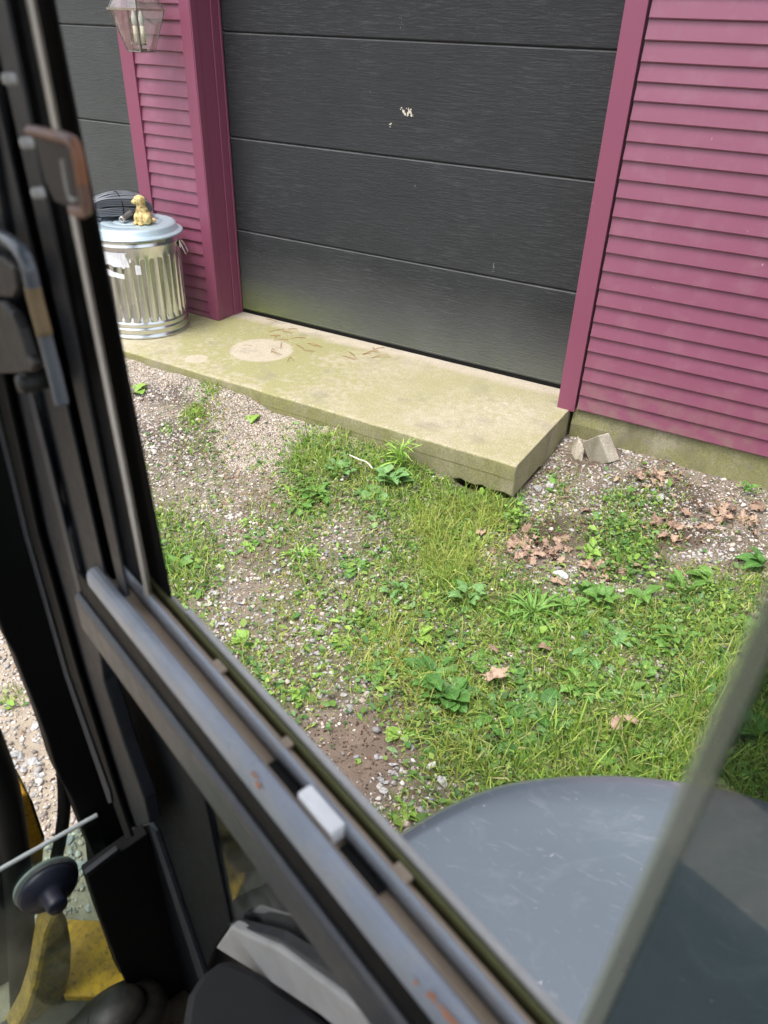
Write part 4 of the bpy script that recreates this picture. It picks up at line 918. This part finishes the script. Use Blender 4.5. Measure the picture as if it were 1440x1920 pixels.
# ------------------------------------------------------------------ stones one can tell apart
def stone_mesh(i, mat):
    bm = bmesh.new(); bmesh.ops.create_icosphere(bm, subdivisions=2, radius=.5); r = random.Random(90+i)
    pl = [(Vector((r.gauss(0, 1), r.gauss(0, 1), r.gauss(0, 1))).normalized(), r.uniform(.26, .40)) for _ in range(9)]
    for v_ in bm.verts:
        c = v_.co.copy()
        for nrm, dd in pl:
            e = c.dot(nrm)-dd
            if e > 0: c -= nrm*e
        v_.co = Vector((c.x*1.25, c.y*.95, c.z*.65))
    me = bpy.data.meshes.new('stone'); bm.to_mesh(me); bm.free(); me.materials.append(mat); return me
def m_st(name, a, b):
    k = NB(name); oi = k.n('ShaderNodeObjectInfo'); c = k.mix(oi.outputs['Random'], a, b); c = k.mix(k.step(k.noise(110, 4), .4, .7), c, tuple(v*.6 for v in a)); k.color(c); k.rough(.85); k.bump(k.noise(150, 4), .4, .002); return k.m
SG = m_st('grey_stone', (.28, .28, .29), (.50, .48, .45)); SWH = m_st('white_stone', (.70, .69, .70), (.80, .80, .82))
SM = [stone_mesh(i, SG) for i in range(6)]; SMW = stone_mesh(3, SWH)
def stone(u, v, s, label, grp=None, white=False, flat=1.0):
    p = gp(u, v); o = bpy.data.objects.new('stone', SMW if white else random.choice(SM)); o.location = tuple(p+np.array([0, 0, s*.16])); o.scale = (s, s*random.uniform(.75, 1.1), s*random.uniform(.7, 1.0)*flat)
    o.rotation_euler = (random.gauss(0, .25), random.gauss(0, .25), random.uniform(0, 6.28)); COL.objects.link(o); tag(o, label, 'stone', grp); return o
stone(1052, 1081, .058, 'bright white quartz stone at the edge of the dark soil', white=True); stone(1236, 938, .075, 'flat grey stone on the gravel in front of the foundation', flat=.45)
stone(1030, 912, .060, 'tan stone right of the apron corner', flat=.8); stone(1008, 918, .055, 'low tan stone nearest the apron corner', flat=.6); stone(810, 1437, .040, 'pale standing stone in the yellowish lawn above the grey cover', white=True); stone(830, 1467, .038, 'pale flat stone below the standing stone')
stone(425, 825, .035, 'dark round stone on the left gravel'); stone(1120, 846, .03, 'pebble between the broken concrete pieces')
for (cu, cv, ru, rv, n, lab, grp, s) in [
    (430, 1140, 75, 45, 24, 'pale angular stone in the gravel patch beside the window sill', 'angular stones beside the sill', (.016, .034)),
    (640, 1230, 130, 90, 20, 'grey stone scattered on the thin lawn left of the dark plant', 'stones on the thin lawn', (.014, .032)),
    (560, 1030, 110, 70, 20, 'pale stone on the soil between gravel bank and lawn', 'stones between gravel bank and lawn', (.014, .030)),
    (1330, 1040, 90, 28, 24, 'white-grey stone in the gravel below the leaf pile', 'stones below the leaf pile', (.014, .026)),
    (1150, 910, 140, 28, 20, 'grey stone on the gravel between apron and foundation', 'stones between apron and foundation', (.014, .026)),
    (1040, 1070, 90, 20, 16, 'small pale stone among the leaves near the white stone', 'stones near the white stone', (.014, .028)),
    (990, 945, 28, 22, 14, 'grey stone packed against the apron corner', 'stones at the apron corner', (.016, .030)),
    (700, 1440, 60, 60, 12, 'pale stone around the bare dirt patch', 'stones around the dirt patch', (.014, .030)),
    (45, 1450, 60, 60, 24, 'flat pale flake in the gravel seen past the cab pillar', 'flat flakes seen past the pillar', (.018, .040)),
    (165, 1620, 40, 70, 20, 'flat pale stone seen through the low glass', 'flat stones behind the low glass', (.016, .034))]:
    for _ in range(n): stone(cu+random.gauss(0, .5)*ru, cv+random.gauss(0, .5)*rv, random.uniform(*s), lab, grp, flat=.6)
# twig, pine needles
TW = simple('white_twig', (.62, .56, .48), .8)
P_ = [gp(655, 868), gp(672, 876), gp(688, 882), gp(698, 894)]
V_, F_ = tube(smooth_path([p+np.array([0, 0, .045]) for p in P_], 4), .0035, 6); tag(mesh_obj('twig', V_, F_, TW), 'bleached white twig lying on the grass strip below the apron', 'twig')
PN = simple('pine_needle', (.30, .16, .06), .7)
def needle(u, v, L, a, lab, grp, n=2):
    p = on_axis(u, v, 2, 0.0); parts = []
    for i in range(n):
        aa = a+random.uniform(-.25, .25); q = p+np.array([math.cos(aa)*L, math.sin(aa)*L, .004]); m_ = (p+q)/2+np.array([random.uniform(-.006, .006), random.uniform(-.006, .006), .004])
        parts.append(tube([p+np.array([0, 0, .0018]), m_, q], .0011, 5))
    V2, F2 = merge(parts); tag(mesh_obj('pine_needle', V2, F2, PN), lab, 'pine needle', grp)
for i in range(16): needle(490+random.uniform(-6, 90)+i*2, 595+i*2.6+random.uniform(0, 44), random.uniform(.05, .11), random.uniform(-.9, .9), 'brown pine needle near the bare disc on the apron', 'pine needles near the bare disc')
for i in range(7): needle(632+random.uniform(0, 90), 640+random.uniform(0, 34), random.uniform(.05, .12), random.uniform(-1.2, 1.2), 'brown pine needle by the middle of the door sill', 'pine needles by the door sill')
for i in range(5): needle(345+random.uniform(0, 50), 582+random.uniform(0, 12), random.uniform(.04, .08), random.uniform(-1.2, .4), 'dry straw lying behind the trash can', 'straws behind the can', 1)
needle(455, 648, .06, .4, 'short dark needle lying on the bare disc', None, 1)

# ------------------------------------------------------------------ excavator that the view is taken from
exc = thing('excavator', 'black-framed cab, sliding side window and grey rear cover of the mini excavator in the foreground', 'excavator', cab(-.2, .1, -1.93))
def nplate(name, pts, N, thick, mat, parent=None, bevel=.002):
    """plate parallel to the cab side, its outline given by sight lines, THICK metres deep outwards"""
    P = [cab_px(u, v, CN, N) for u, v in pts]; V_, F_ = prism(P, CN*thick); return mesh_obj(name, V_, F_, mat, parent or exc, bevel=bevel)
def fplate(name, pts, Fd, thick, mat, parent=None, bevel=.002):
    P = [cab_px(u, v, CF, Fd) for u, v in pts]; V_, F_ = prism(P, CF*thick); return mesh_obj(name, V_, F_, mat, parent or exc, bevel=bevel)
def cbox(name, f0, f1, n0, n1, z0, z1, mat, parent=None, bevel=.004):
    V_, F_ = box(f0, f1, n0, n1, z0, z1); V_ = [cab(*p) for p in V_]; return mesh_obj(name, V_, F_, mat, parent or exc, bevel=bevel)
def ext(name, prof, f0, f1, mat, parent=None, bevel=.0015, f0t=None):
    a = [cab(f0, n, z) for n, z in prof]; V_, F_ = prism(a, CF*(f1-f0)); return mesh_obj(name, V_, F_, mat, parent or exc, bevel=bevel)
FB = -.75
# window sill: nested tracks running fore and aft
ext('inner_lip', [(.1850, -.665), (.1850, -.618), (.1870, -.612), (.1925, -.608), (.1960, -.612), (.1960, -.665)], FB, .80, GREYLIP, bevel=.002)
ext('sill_web', [(.1935, -.660), (.1935, -.572), (.1985, -.572), (.1985, -.660)], FB, .79, BLACKP)
ext('inner_rail', [(.1950, -.590), (.1935, -.566), (.1945, -.5570), (.1975, -.5515), (.2030, -.5495), (.2085, -.5500), (.2110, -.5525), (.2115, -.556), (.2118, -.590)], FB, .755, RAIL, bevel=0)
ext('track_channel', [(.2120, -.600), (.2122, -.5535), (.2135, -.5545), (.2180, -.5690), (.2290, -.5700), (.2290, -.600)], FB, .745, TANCH)
ext('center_rail', [(.2298, -.600), (.2298, -.5530), (.2308, -.5495), (.2338, -.5490), (.2350, -.5530), (.2350, -.600)], FB, .742, RAIL)
ext('outer_channel', [(.2352, -.600), (.2354, -.5530), (.2365, -.5540), (.2405, -.5635), (.2440, -.5640), (.2440, -.600)], FB, .735, TANCH)
ext('felt_strip', [(.2475, -.605), (.2475, -.5570), (.2522, -.5560), (.2522, -.605)], FB, .715, FELT)
ext('outer_lip', [(.2530, -.640), (.2530, -.5520), (.2545, -.5492), (.2580, -.5490), (.2595, -.5530), (.2595, -.640)], FB, .620, LIPM)
cbox('lip_end', .625, .70, .2530, .2590, -.600, -.560, LIPM)
for f_, a_ in ((.52, .02), (.40, .012), (.235, .018)): ext('track_clip', [(.2368, -.5618), (.2368, -.5575), (.2468, -.5570), (.2468, -.5618)], f_, f_+a_, TANCH)
ext('drain_gap', [(.2165, -.5685), (.2165, -.5655), (.2285, -.5655), (.2285, -.5685)], .352, .402, BLACKP)
ext('drain_gap', [(.2165, -.5685), (.2165, -.5655), (.2285, -.5655), (.2285, -.5685)], .245, .296, BLACKP)
WB = simple('white_stop_block', (.90, .90, .91), .45)
ext('stop_block', [(.2150, -.566), (.2150, -.548), (.2165, -.5465), (.2280, -.5465), (.2292, -.548), (.2292, -.566)], .300, .348, WB, bevel=.003)
RS = simple('rust_fleck', (.45, .20, .10), .8)
for i_ in range(16):
    f_, n_ = (.383, .1962) if i_ < 3 else (random.choice((.172, .160, .150, .135, .12)), .1958)
    f_ += random.gauss(0, .004); n_ += random.gauss(0, .0012); a_ = random.uniform(.0010, .0026)
    P = [cab(f_+a_*1.9*math.cos(t)*random.uniform(.6, 1.2), n_+a_*.8*math.sin(t)*random.uniform(.6, 1.2), -.5530+(n_-.1950)*.6) for t in np.linspace(0, 2*PI, 8)[:-1]]
    mesh_obj('rust_fleck', *prism(P, (0, 0, .0028)), RS, exc)
# upright frame of the window, members side by side (sight lines at rows 170 and 940 of the survey)
def upright(name, l, r, N, depth_, mat, v0=-130, v1=1100, skew=True, parent=None):
    (a0, a1), (b0, b1) = l, r
    def at(p0, p1, v): return p0+(p1-p0)*(v-170)/770
    return nplate(name, [(at(a0, a1, v0), v0), (at(b0, b1, v0), v0), (at(b0, b1, v1), v1), (at(a0, a1, v1), v1)], N, min(depth_, .003), mat, parent, bevel=.0008)
upright('jamb_back', (20, 195), (131, 283), .266, .004, BLACKP, v1=1122)
upright('outer_seal', (112, 258), (131, 283), .252, .012, RUB, v1=1122)
upright('seal_groove', (96, 247), (116, 262), .258, .010, BLACKP, v1=1122)
upright('weather_strip', (81, 235.5), (95, 247.5), .244, .008, m_metalpaint('dusty_weather_strip', (.42, .36, .29), .7, dust=.4), v1=1118)
V_, F_ = tube([cab_px(38, -80, CN, .2300), cab_px(88, 170, CN, .2300), cab_px(242, 940, CN, .2300), cab_px(276, 1116, CN, .2300)], .0024, 8); mesh_obj('lit_bead', V_, F_, m_metalpaint('lit_bead_pale', (.62, .56, .48), .5, dust=.3), exc, smooth=True)  # added and coloured pale for the light caught along the metal lip
upright('glass_run', (66, 215), (82, 237), .236, .014, CHAR, v1=1112)
upright('jamb', (42, 201), (68, 217), .243, .012, BLACKP, v1=1125)
upright('jamb', (14, 186), (44, 203), .212, .018, CHAR, v1=1118)
upright('jamb', (-12, 163), (18, 188), .225, .018, BLACKP, v1=1125)
upright('pillar_face', (-80, 109), (-10, 165), .208, .016, CHAR, v1=1130)
upright('pillar_ridge', (-93, 101), (-80, 110), .198, .016, GREYLIP, v1=1135)
# corner post, drawn down to the floor
nplate('corner_post', [(-190, -130), (-95, -130), (103, 940), (130, 1000), (157, 1111), (178, 1167), (194, 1278), (230, 1389), (269, 1497), (280, 1545), (240, 1556), (219, 1497), (180, 1389), (144, 1264), (105, 1144), (69, 1000), (43, 880), (-30, 600)], .200, .022, CHAR, bevel=.004)
nplate('post_channel', [(-240, -130), (-185, -130), (44, 880), (70, 1000), (146, 1264), (221, 1497), (246, 1570), (236, 1575), (209, 1500), (132, 1264), (56, 1000), (28, 880), (-40, 600)], .188, .006, BLACKP)
nplate('post_edge', [(-250, -130), (-238, -130), (21, 880), (50, 1000), (126, 1264), (205, 1485), (209, 1505), (203, 1507), (119, 1264), (43, 1000), (14, 880)], .184, .003, GREYLIP, bevel=.001)
sidep = [(-300, -130), (-200, -130), (50, 880), (80, 1000), (150, 1264), (222, 1500), (290, 1750), (300, 1960), (258, 1960), (224, 1820), (186, 1712), (177, 1610), (156, 1556), (135, 1500), (112, 1460), (103, 1436), (89, 1389), (69, 1333), (44, 1272), (28, 1230), (8, 1194), (-8, 1150), (-60, 1060), (-300, 600)]
fplate('front_post', sidep, 1.02, .05, RUB, bevel=.004)
# lower side panel and lower window
nplate('lower_panel', [(178, 1110), (235, 1130), (318, 1392), (384, 1504), (432, 1733), (404, 1775), (380, 1835), (345, 1960), (262, 1960), (215, 1790), (240, 1556), (280, 1545), (269, 1490), (228, 1385)], .246, .014, NAVY, bevel=.003)
nplate('panel_ridge', [(278, 1545), (290, 1560), (382, 1830), (372, 1838)], .236, .010, GREYLIP)
fplate('panel_ridge', [(160, 1640), (222, 1592), (226, 1598), (164, 1647)], .938, .012, CHAR)
fplate('side_bracket', [(162, 1644), (228, 1596), (278, 1562), (376, 1836), (350, 1960), (272, 1960), (257, 1886), (222, 1812), (184, 1714)], .94, .03, BLACKP, bevel=.004)
nplate('lower_glass', [(250, 1330), (318, 1392), (384, 1504), (432, 1737), (650, 1880), (900, 2050), (1100, 2050), (640, 1560), (330, 1290)], .252, .004, LGLASS, bevel=0)
nplate('lower_sill', [(403, 1778), (430, 1738), (520, 1778), (640, 1868), (760, 1960), (700, 1985), (600, 1905), (500, 1838)], .225, .018, LIPM, bevel=.004)
nplate('sill_gasket', [(430, 1732), (520, 1760), (650, 1845), (780, 1950), (765, 1962), (640, 1870), (515, 1780), (428, 1742)], .232, .016, GREYLIP)
# rust bracket, screws and grab handle on the post
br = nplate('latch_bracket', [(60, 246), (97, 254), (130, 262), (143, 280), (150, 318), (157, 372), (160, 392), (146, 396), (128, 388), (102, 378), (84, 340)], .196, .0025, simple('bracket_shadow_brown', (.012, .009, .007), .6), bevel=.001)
V_, F_ = tube(smooth_path([cab_px(a, b, CN, .190) for a, b in [(56, 246), (75, 248), (100, 255), (125, 260), (140, 272), (148, 300), (156, 350), (162, 388), (154, 398), (138, 394)]], 5), .0040, 8); mesh_obj('bracket_lip', V_, F_, RUST, br, smooth=True)
V_, F_ = tube(smooth_path([cab_px(a, b, CN, .191) for a, b in [(117, 300), (122, 330), (128, 362), (134, 374), (141, 374)]], 5), .0016, 6); mesh_obj('bracket_slot', V_, F_, LIPM, br, smooth=True)
for a, b in ((51, 268), (72, 362), (18, 148)):
    V_, F_ = cyl_prof(cab_px(a, b, CN, .203), -CN, [(0, -.004), (.0045, -.004), (.0045, .003), (.003, .005), (0, .005)], 12); mesh_obj('screw', V_, F_, LIPM, exc, smooth=True)
hpts = smooth_path([cab_px(a, b, CN, .180) for a, b in [(-60, 432), (-20, 436), (14, 450), (40, 474), (54, 505), (66, 560), (84, 630), (104, 706), (116, 756)]], 6)
V_, F_ = tube(hpts, .0062, 14); mesh_obj('grab_handle', V_, F_, HANDLE, exc, smooth=True)
V_, F_ = tube(smooth_path([cab_px(a, b, CN, .1795) for a, b in [(61, 538), (66, 560), (84, 628)]], 5), .0066, 14); mesh_obj('handle_band', V_, F_, simple('tan_decal', (.20, .14, .07), .6), exc, smooth=True)
nplate('latch_body', [(-60, 560), (0, 566), (20, 588), (34, 618), (50, 668), (62, 684), (56, 700), (-60, 705)], .176, .012, LATCH, bevel=.004)
nplate('latch_body', [(-60, 470), (2, 480), (24, 500), (30, 540), (20, 560), (-60, 555)], .182, .012, LATCH, bevel=.004)
V_, F_ = cyl_prof(cab_px(52, 717, CN, .178), -CN, [(0, -.02), (.010, -.02), (.010, .006), (.007, .010), (0, .010)], 18); mesh_obj('latch_knob', V_, F_, LATCH, exc, smooth=True)
# sliding pane, half open: tinted glass with a pale band along its vertical edge
GN = .2235
gtop = .12
def pane(name, f_top, f_bot, fb, n, t, mat, z1=.285, z0=-.5660, bevel=0):
    P = [cab(f_top, n, z1), cab(f_bot, n, z0), cab(fb, n, z0), cab(fb, n, z1)]; return mesh_obj(name, *prism(P, CN*t), mat, exc, bevel=bevel)
ge = pane('sliding_glass', .0535, .0750, -.70, GN, .005, TGLASS)
def edge_band():
    P = [cab(.0550, GN-.0015, .285), cab(.0785, GN-.0015, -.5655), cab(.0660, GN-.0015, -.5655), cab(.0480, GN-.0015, .285)]
    mesh_obj('glass_edge_band', *prism(P, CN*.008), m_edge_band(), exc, bevel=.001)  # added translucent strip, coloured as the blurred, reflecting edge of the glass
edge_band()
# front glass with rubber stop
TOPZ = -1.272
P_ = [cab(1.0, -.70, TOPZ), cab(1.0, .176, TOPZ), cab(1.0, .176, -1.88), cab(1.0, -.70, -1.88)]
mesh_obj('front_glass', *prism(P_, CF*.006), CGLASS, exc)
V_, F_ = tube([cab(1.003, -.70, TOPZ), cab(1.003, .178, TOPZ)], .0042, 8); mesh_obj('glass_edge', V_, F_, simple('glass_edge_seam', (.42, .46, .45), .3), exc)
kd = -CF; kc = cab_px(90, 1662, CF, .995)
KN = simple('navy_rubber_stop', (.016, .019, .034), .42)
kn = mesh_obj('stop_knob', *cyl_prof(kc, kd, [(0, -.002), (.052, -.002), (.056, .004), (.052, .012), (.030, .020), (.020, .026), (.019, .048), (.016, .053), (0, .053)], 36), KN, exc, smooth=True)
mesh_obj('knob_washer', *cyl_prof(kc+CF*.008, kd, [(.0, -.004), (.058, -.004), (.059, .0), (.058, .003), (0, .003)], 36), LIPM, kn, smooth=True)
# boom foot, hoses and dozer bracket ahead of the cab
fplate('boom_bracket', [(18, 1497), (45, 1487), (56, 1497), (84, 1582), (80, 1640), (62, 1690), (30, 1690), (30, 1560)], 1.16, .09, YEL, bevel=.006)
fplate('boom_edge', [(56, 1497), (62, 1504), (84, 1570), (84, 1582)], 1.15, .10, BLACKP)
def fhose(name, pts, Fd, r, mat=RUB):
    V_, F_ = tube(smooth_path([cab_px(a, b, CF, Fd+i*.004) for i, (a, b) in enumerate(pts)], 8), r, 14); return mesh_obj(name, V_, F_, mat, exc, smooth=True)
fhose('hydraulic_hose', [(112, 1390), (119, 1460), (120, 1520), (112, 1580), (98, 1640), (86, 1710), (70, 1800)], 1.09, .0125)
fhose('hydraulic_hose', [(-30, 1380), (4, 1470), (22, 1560), (34, 1660), (40, 1760), (44, 1900)], 1.12, .028)
fhose('hydraulic_hose', [(-46, 1480), (-22, 1560), (-14, 1660), (0, 1780)], 1.15, .022)
fplate('boom_bracket', [(-20, 1560), (4, 1576), (18, 1612), (16, 1660), (-20, 1660)], 1.2, .05, YEL, bevel=.004)
fplate('boom_bracket', [(-60, 1640), (30, 1690), (62, 1700), (75, 1790), (60, 1980), (-60, 1980)], 1.24, .08, NAVY, bevel=.01)  # dark plate added to stand for the dark reflections behind the glass
# yellow deck plate with dark motor
def zplate(name, pts, z, thick, mat, bevel=.004):
    P = []
    for u, v in pts:
        dd = ray(u, v); P.append(CAM+dd*(z/dd[2]))
    V_, F_ = prism(P, (0, 0, -thick)); return mesh_obj(name, V_, F_, mat, exc, bevel=bevel)
zplate('yellow_deck', [(112, 1722), (150, 1724), (232, 1727), (262, 1790), (272, 1840), (235, 1868), (120, 1868), (90, 1800)], -1.84, .05, YEL)
fplate('boom_casting', [(116, 1704), (130, 1735), (137, 1780), (135, 1825), (122, 1870), (100, 1910), (70, 1950), (30, 1985), (-10, 2000), (20, 1945), (48, 1895), (64, 1845), (72, 1800), (80, 1755), (95, 1718)], 1.06, .05, YELD, bevel=.020)
fplate('boom_casting', [(132, 1850), (172, 1930), (180, 1990), (90, 1990), (108, 1900)], 1.08, .03, YELD, bevel=.006)
def dome(name, f, n, z, rf, rn, rz, mat, smooth_=True):
    Vv = []; nu, nv = 32, 12
    for j in range(nv+1):
        ph = PI*j/nv
        for i in range(nu): th = 2*PI*i/nu; Vv.append(cab(f+rf*math.sin(ph)*math.cos(th), n+rn*math.sin(ph)*math.sin(th), z+rz*math.cos(ph)))
    Ff = [(j*nu+i, j*nu+(i+1) % nu, (j+1)*nu+(i+1) % nu, (j+1)*nu+i) for j in range(nv) for i in range(nu)]; return mesh_obj(name, Vv, Ff, mat, exc, smooth=True)
q = ray(205, 1895); q = q*(-1.80/q[2]); OIL = simple('oily_dark_metal', (.020, .019, .016), .5, nscale=60, var=.8, dust=((.10, .085, .05), 90, .62))
dome('swing_motor', float(q@CF)-.03, float(q@CN), -1.81, .075, .115, .065, OIL)
dome('motor_cap', float(q@CF)-.035, float(q@CN)+.01, -1.75, .045, .06, .028, OIL)
cbox('front_beam', 1.01, 1.10, -.6, .26, -1.93, -1.86, OIL)
cbox('side_skirt', .50, .99, .300, .315, -1.88, -1.00, simple('skirt_dark_grey', (.045, .047, .047), .6, nscale=18, var=.5, dust=((.14, .14, .13), 30, .62)))
# seat console at the bottom
def console():
    pts = [(335, 1990), (345, 1900), (352, 1862), (375, 1826), (410, 1800), (430, 1797), (480, 1818), (540, 1858), (600, 1902), (680, 1960), (760, 2040), (500, 2100)]
    P = []
    for u, v in pts: dd = ray(u, v); P.append(CAM+dd*(-1.05/dd[2]))
    V_, F_ = prism(P, (0, 0, -.10)); return mesh_obj('side_console', V_, F_, simple('console_black_plastic', (.013, .013, .014), .7, bump=.15, bscale=500), exc, bevel=.01)
console()

# rear cover: rounded plan outline, eased top edge
def cover_body():
    out = [(.475, .285), (.492, .38), (.490, .471), (.477, .572), (.445, .670), (.369, .787), (.275, .884), (.171, .956), (.05, 1.005), (-.10, 1.03), (-.35, 1.03), (-.62, .97), (-.86, .82), (-1.02, .55), (-1.08, .285)]
    pts = smooth_path([(a, b, 0) for a, b in out], 6)[:, :2]; c = np.array([-.25, .285]); rows = []
    prof = [(0.0, -1.40), (0.0, -1.04), (.002, -1.010), (.007, -.996), (.018, -.987), (.036, -.982), (.08, -.979)]
    for inset, z in prof:
        r = []
        for i, p in enumerate(pts):
            t = pts[min(i+1, len(pts)-1)]-pts[max(i-1, 0)]; t /= np.linalg.norm(t); nn = np.array([t[1], -t[0]])
            if nn@(c+np.array([0, .2])-p) < 0: nn = -nn
            q = p+nn*inset; q[1] = max(q[1], .285); r.append((q[0], q[1], z))
        rows.append(r)
    # crown: scaled rings to the middle
    for s, z in ((.8, -.974), (.6, -.969), (.35, -.965), (.12, -.964), (.0, -.964)):
        last = rows[6]; cc = np.array([-.25, .45]); rows.append([(cc[0]+(a-cc[0])*s, cc[1]+(b-cc[1])*s, z) for a, b, _ in last])
    n = len(pts); Vv = [cab(*p) for r in rows for p in r]
    Ff = [(j*n+i, j*n+i+1, (j+1)*n+i+1, (j+1)*n+i) for j in range(len(rows)-1) for i in range(n-1)]+[(j*n+n-1, j*n, (j+1)*n, (j+1)*n+n-1) for j in range(len(rows)-1)]
    o = mesh_obj('rear_cover', Vv, Ff, HOOD, exc, smooth=True); o['label'] = 'scuffed grey rounded cover'
cover_body()
# rest of the cab and undercarriage, mostly out of view
cbox('roof', -.95, 1.12, -.95, .30, .42, .50, BLACKP); cbox('headliner', -.9, 1.05, -.9, .25, .405, .418, BLACKP)
cbox('rear_wall', -.95, -.90, -.95, .25, -1.5, -.45, BLACKP); cbox('rear_post', -.90, -.80, .19, .262, -1.5, .42, BLACKP)
cbox('header_rail', FB, 1.0, .195, .262, .28, .40, BLACKP); cbox('floor_pan', -.9, .60, -.95, .24, -1.90, -1.84, BLACKP)
cbox('left_wall', -.9, 1.0, -.97, -.95, -1.5, -.55, BLACKP); cbox('left_post', .95, 1.03, -.97, -.90, -.55, .42, BLACKP)
cbox('seat_base', -.75, -.25, -.45, .10, -1.5, -.95, RUB, bevel=.03); cbox('seat_back', -.88, -.75, -.45, .10, -.95, -.2, RUB, bevel=.03)
cbox('rear_side_panel', -.80, .60, .254, .262, -1.5, -1.02, NAVY)
cbox('turntable', -.65, .45, -.45, .75, -1.66, -1.42, BLACKP, bevel=.02)
for n0 in (-.62, .55):
    prof = [(.62*math.cos(a)*.0+ (.62 if math.cos(a) > 0 else -.80)+.14*math.cos(a), -1.80+.14*math.sin(a)) for a in np.linspace(0, 2*PI, 33)[:-1]]
    P = [cab(f, n0-.13, z) for f, z in prof]; mesh_obj('rubber_track', *prism(P, CN*.26), RUB, exc, bevel=.01)
# single out the members of each cluster that one could point to
cl = {}
for o in bpy.data.objects:
    if o.get('group') and o.get('label'): cl.setdefault((o['group'], o['label']), []).append(o)
for (gname, lab), os_ in cl.items():
    if len(os_) < 5: continue
    P = np.array([tuple(o.location) if o.location.length > 0 else tuple(np.mean([v_.co for v_ in o.data.vertices], 0)) for o in os_]); uu, vv, _z = project(P)
    size_ = np.array([o.scale[0] for o in os_]); rest = set(range(len(os_)))
    def give(i, word):
        if i in rest: rest.discard(i); os_[i]['label'] = word+' '+lab
    if size_.max() > size_.min(): give(int(np.argmax(size_)), 'largest')
    for arr, word in ((uu, 'leftmost'), (-uu, 'rightmost'), (vv, 'farthest'), (-vv, 'nearest')):
        L_ = [i for i in np.argsort(arr) if i in rest]
        if L_: give(int(L_[0]), word)
    if size_.max() > size_.min():
        L_ = [i for i in np.argsort(size_) if i in rest]
        if L_: give(int(L_[0]), 'smallest')
print('objects', len(bpy.data.objects), 'tris', sum(len(o.data.polygons)*2 for o in bpy.data.objects if o.type == 'MESH'))
